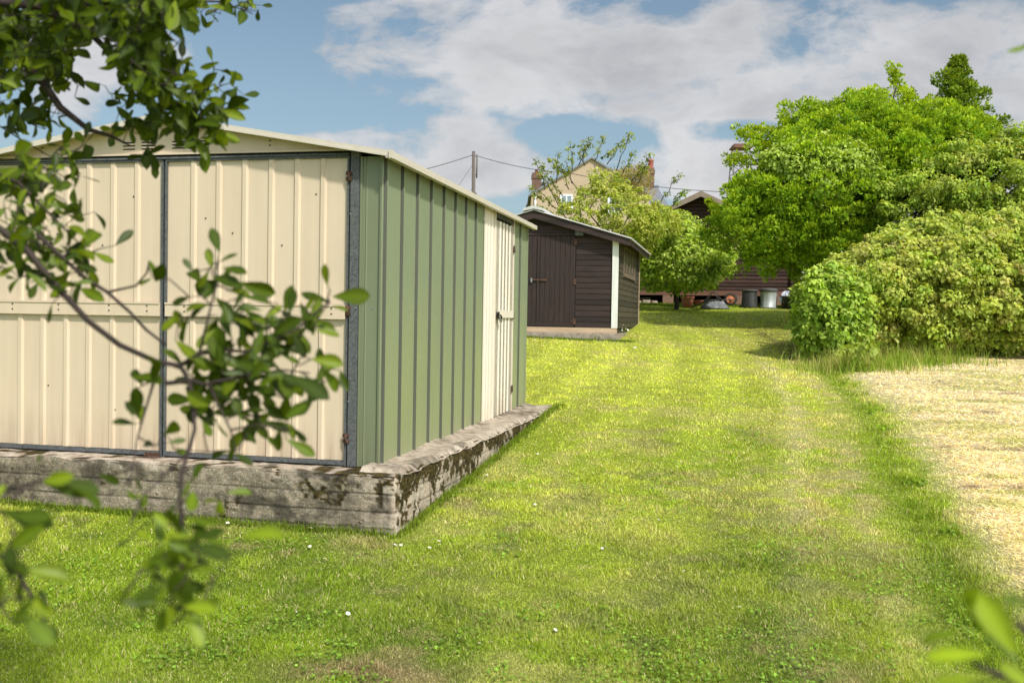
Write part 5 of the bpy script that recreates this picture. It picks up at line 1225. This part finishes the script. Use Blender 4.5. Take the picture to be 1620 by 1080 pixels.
    for (u, v, n, ln, yy) in ((200,90,8,38,2.0),(225,70,8,38,2.1),(245,50,8,36,2.1),(230,110,8,38,2.0),(250,125,7,36,2.0),(262,100,6,36,2.0),(215,130,7,32,2.0),(245,150,7,30,2.0),(275,140,6,32,2.0),(300,155,7,32,2.05),(325,165,7,32,2.05),(330,185,8,36,2.05),(345,190,7,34,2.05),(300,185,8,34,2.05),
                              (270,180,8,34,2.05),(285,205,8,34,2.05),(310,210,7,34,2.05),(335,215,7,34,2.05),(250,195,7,30,2.1),(215,195,5,28,2.1),(200,205,4,26,2.1),(235,220,4,30,2.1),(250,240,4,32,2.1),(190,165,4,24,2.1),(165,150,2,26,2.1),(120,150,2,24,2.1),(175,205,3,18,2.2),(350,100,3,26,2.1),(342,135,4,14,2.1),(365,120,2,24,2.1),(375,140,3,22,2.1),
                              (355,165,4,26,2.05),(362,175,3,30,2.05),(285,90,3,34,2.05),(290,60,2,30,2.1),(300,20,6,26,2.2),(320,10,6,24,2.3),(345,12,6,20,2.4),(365,5,6,20,2.4),(385,8,5,18,2.4),(405,8,3,16,2.4),(270,15,7,28,2.2),(280,5,7,30,2.2),(60,180,8,26,2.2),(30,175,8,26,2.2),(10,165,8,26,2.2),(75,170,6,26,2.2),(40,195,4,18,2.3),(70,195,4,20,2.2),(100,185,2,22,2.2),(10,190,5,20,2.3),
                              (30,210,4,14,2.4),(95,240,4,22,2.0),(115,235,3,24,2.0),(135,225,3,22,2.0),(105,250,3,30,1.9)):
        cluster(it, u, v, n, ln, yy)
    # upper crown beyond the frame (above and to the left), shading the foreground lawn
    for k in range(70):
        it_u, it_v = random.uniform(-500, 350), random.uniform(-420, -30)
        cluster(it, it_u, it_v, 6, 42, random.uniform(1.5, 2.6))
    wtube('trunk', paths[:1], M['twig'], root, 10); wtube('branch', paths[1:], M['twig'], root, 7); wtube('twigs', twigs(it, paths[1:]), M['twig'], root, 4)
    a = near_leaf_set(it); f = foliage('foliage', [a], root, 'leafnear', T=TL, TF=TLF); loc(root, f)
    for p in f.data.polygons: p.use_smooth = True
build_near_left()
def build_near_right():
    LG[0] = 2.0
    tx, ty = 1.25, 1.0; g = float(gz(tx, ty)); root = thing('overhanging_shrub', 'blurred green shoot intruding at the bottom right corner', 'shrub', (tx, ty, g))
    W = lambda u, v, y: Vector(at(u, v, y)); base = Vector((tx, ty, g-.05)); paths = [([base, W(1900, 1250, .85), W(1720, 1120, .75), W(1640, 1020, .72), W(1610, 985, .72)], [.02, .012, .006, .004, .002]),
        ([W(1720, 1120, .75), W(1600, 1075, .72), W(1540, 1050, .7)], [.004, .003, .0015]), ([base, Vector((tx+.05, ty, CH+.2)), W(1760, 20, 1.05), W(1660, 62, 1.05), W(1622, 72, 1.05)], [.02, .012, .006, .003, .0015])]
    wtube('stem', paths, M['twig'], root)
    it = [(q[0], q[1], q[2], q[3], q[4], lc(q[5])) for q in ((1605,1035,1545,935,.68,0),(1550,990,1535,930,.7,1),(1590,1000,1543,985,.7,1),(1612,1050,1556,1000,.7,0),(1560,1035,1462,1038,.68,0),(1520,1000,1455,1015,.72,1),(1625,960,1590,945,.7,0),(1640,1000,1625,930,.7,0),(1600,1070,1530,1085,.66,0),(1560,1070,1475,1078,.66,1),(1640,1090,1580,1050,.66,0),(1625,1010,1660,960,.68,0),(1700,1100,1640,1080,.68,0),
                                                            (1640,66,1592,84,1.05,0),(1650,1040,1700,980,.7,0),(1720,1050,1760,1000,.75,0),(1700,60,1650,90,1.05,0))]
    for k in range(60): cluster(it, random.uniform(1700, 2400), random.uniform(850, 1500), 5, 70, random.uniform(.8, 1.1))
    a = near_leaf_set(it); f = foliage('foliage', [a], root, 'leafnear', T=TL, TF=TLF); loc(root, f)
    for p in f.data.polygons: p.use_smooth = True
build_near_right()

# ------------------------------------------------------------------ sky, sun, camera
SUN_AZ, SUN_EL = R(147), R(47)
def build_world():
    w = bpy.data.worlds.new('World'); scn.world = w; w.use_nodes = True; s = NT(w); bg = s.n['Background']
    sky = s.N('ShaderNodeTexSky', sky_type='NISHITA'); sky.sun_disc = False; sky.sun_elevation = SUN_EL; sky.sun_rotation = SUN_AZ
    STR = .12; bg.inputs[1].default_value = STR
    tc = s.n.new('ShaderNodeTexCoord'); d = tc.outputs['Generated']; x, y, z = s.sep(d)
    az = s.math('MULTIPLY', s.math('ARCTAN2', x, y), 57.2958); el = s.math('MULTIPLY', s.math('ARCSINE', z), 57.2958)
    mp = s.n.new('ShaderNodeMapping'); mp.inputs['Scale'].default_value = (1, 1, 1.9); s.L(d, mp.inputs[0]); v = mp.outputs[0]
    n1 = s.noise(v, 4.2, 9, .60, .25); n2 = s.noise(v, 13, 8, .62, .3); n3 = s.noise(v, 2.0, 4, .5)
    def ae(u, v_):
        r = ray(u, v_); r = r/np.linalg.norm(r); return math.degrees(math.atan2(r[0], r[1])), math.degrees(math.asin(r[2]))
    def ell(u, v_, ru, rv, amp, soft=1.0):
        a, e = ae(u, v_); k = math.degrees(1/F)
        q = s.math('ADD', s.math('POWER', s.math('ABSOLUTE', s.math('DIVIDE', s.math('SUBTRACT', az, a), ru*k)), 2.0), s.math('POWER', s.math('ABSOLUTE', s.math('DIVIDE', s.math('SUBTRACT', el, e), rv*k)), 2.0))
        return s.math('MULTIPLY', s.math('SUBTRACT', 1.0, s.math('MINIMUM', q, 3.0)), amp)
    def mx(*a):
        o = a[0]
        for b in a[1:]: o = s.math('SMOOTH_MAX', o, b, .25)
        return o
    env = mx(ell(900, 90, 400, 85, .9), ell(1180, 160, 260, 95, .8), ell(620, 80, 140, 60, .7), ell(1500, 150, 330, 140, 1.0), ell(1560, 300, 260, 120, .8),
             ell(740, 265, 120, 78, 1.0), ell(570, 250, 160, 48, .7), ell(1120, 275, 120, 55, .9), ell(60, 110, 160, 90, .6), ell(1100, -150, 900, 110, .9), ell(-500, 100, 400, 200, .6))
    hole = mx(ell(1300, 60, 80, 55, .55), ell(940, 215, 130, 42, 1.1), ell(430, 60, 80, 150, .9), ell(480, 170, 130, 40, .9), ell(1150, 205, 110, 20, .8), ell(1080, 20, 90, 25, .5), ell(900, 330, 200, 40, .5))
    far = s.math('MULTIPLY', s.math('GREATER_THAN', s.math('ABSOLUTE', az), 34.0), .35)
    dens = s.math('ADD', s.math('SUBTRACT', s.math('MULTIPLY', env, .42), s.math('MAXIMUM', s.math('MULTIPLY', hole, .55), 0.0)), s.math('ADD', s.math('MULTIPLY', s.math('SUBTRACT', n1, .5), 1.9), s.math('MULTIPLY', s.math('SUBTRACT', n2, .5), 1.1)))
    dens = s.math('ADD', dens, far)
    m = s.ramp(s.math('MULTIPLY_ADD', dens, .5, .5), (.46, 0), (.53, .62), (.62, .93), (.8, 1))
    # cloud tone: bright tops, grey lavender bodies
    n4 = s.noise(v, 6.5, 6, .6, .4)
    topk = s.ramp(s.math('MULTIPLY_ADD', dens, .5, .5), (.5, .3), (.60, 1), (.78, 0))
    low = s.ramp(s.math('DIVIDE', el, 20.0), (.3, 1), (.75, 0))
    k1 = s.math('ADD', s.math('MULTIPLY', s.ramp(n4, (.38, 0), (.60, 1)), .45), s.math('ADD', s.math('MULTIPLY', low, .25), s.math('MULTIPLY', topk, .35)), clamp=True)
    cc = s.mix(k1, (.455,.468,.50), (.78,.77,.775))
    cc = s.mix(1.0, cc, (1/STR, 1/STR, 1/STR), 'MULTIPLY')
    skyc = s.mix(1.0, sky.outputs[0], SKYTINT, 'MULTIPLY')
    # horizon haze: pale
    hz = s.ramp(s.math('DIVIDE', el, 25.0), (0, .75), (.45, .25), (.9, 0)); skyc = s.mix(hz, skyc, (.32/STR, .45/STR, .57/STR))
    fin = s.mix(m, skyc, cc)
    # added brightening of the unseen sun-side sky, lifts surfaces facing the camera
    sx, sy = math.sin(SUN_AZ), math.cos(SUN_AZ); dt = s.math('ADD', s.math('MULTIPLY', x, sx), s.math('MULTIPLY', y, sy))
    s.L(s.mix(1.0, fin, s.ramp(s.math('MULTIPLY_ADD', dt, .5, .5), (.42, (1, 1, 1)), (.85, (2.4, 2.3, 2.15))), 'MULTIPLY'), bg.inputs[0])
SKYTINT = (1.0, 1.0, .90)
build_world()
sl = bpy.data.lights.new('sun', 'SUN'); sl.energy = 4.0; sl.angle = R(3.5); sl.color = (1, .972, .925)
so = bpy.data.objects.new('sun', sl); COL.objects.link(so)
sd = Vector((math.sin(SUN_AZ)*math.cos(SUN_EL), math.cos(SUN_AZ)*math.cos(SUN_EL), math.sin(SUN_EL)))
so.rotation_euler = sd.to_track_quat('Z', 'Y').to_euler(); so.location = (5, -5, 12)

cam = bpy.data.cameras.new('camera'); co = bpy.data.objects.new('camera', cam); COL.objects.link(co); scn.camera = co
cr, sr, cp, sp = math.cos(ROLL), math.sin(ROLL), math.cos(PITCH), math.sin(PITCH)
rt = Vector((cr, sr*sp, sr*cp)); up = Vector((-sr, cr*sp, cr*cp)); fw = Vector((0, cp, -sp))
mw = Matrix((rt, up, -fw)).transposed().to_4x4(); mw.translation = (0, 0, CH); co.matrix_world = mw
cam.sensor_width = 36; cam.lens = F*36/1620; cam.clip_start = .02; cam.clip_end = 3000
cam.dof.use_dof = True; cam.dof.focus_distance = 8.5; cam.dof.aperture_fstop = 4.3; cam.dof.aperture_blades = 7
scn.view_settings.view_transform = 'Standard'; scn.view_settings.look = 'None'; scn.view_settings.exposure = 0; scn.view_settings.gamma = 1
scn.cycles.max_bounces = 6; scn.cycles.diffuse_bounces = 3; scn.cycles.glossy_bounces = 2; scn.cycles.transmission_bounces = 3; scn.cycles.transparent_max_bounces = 4
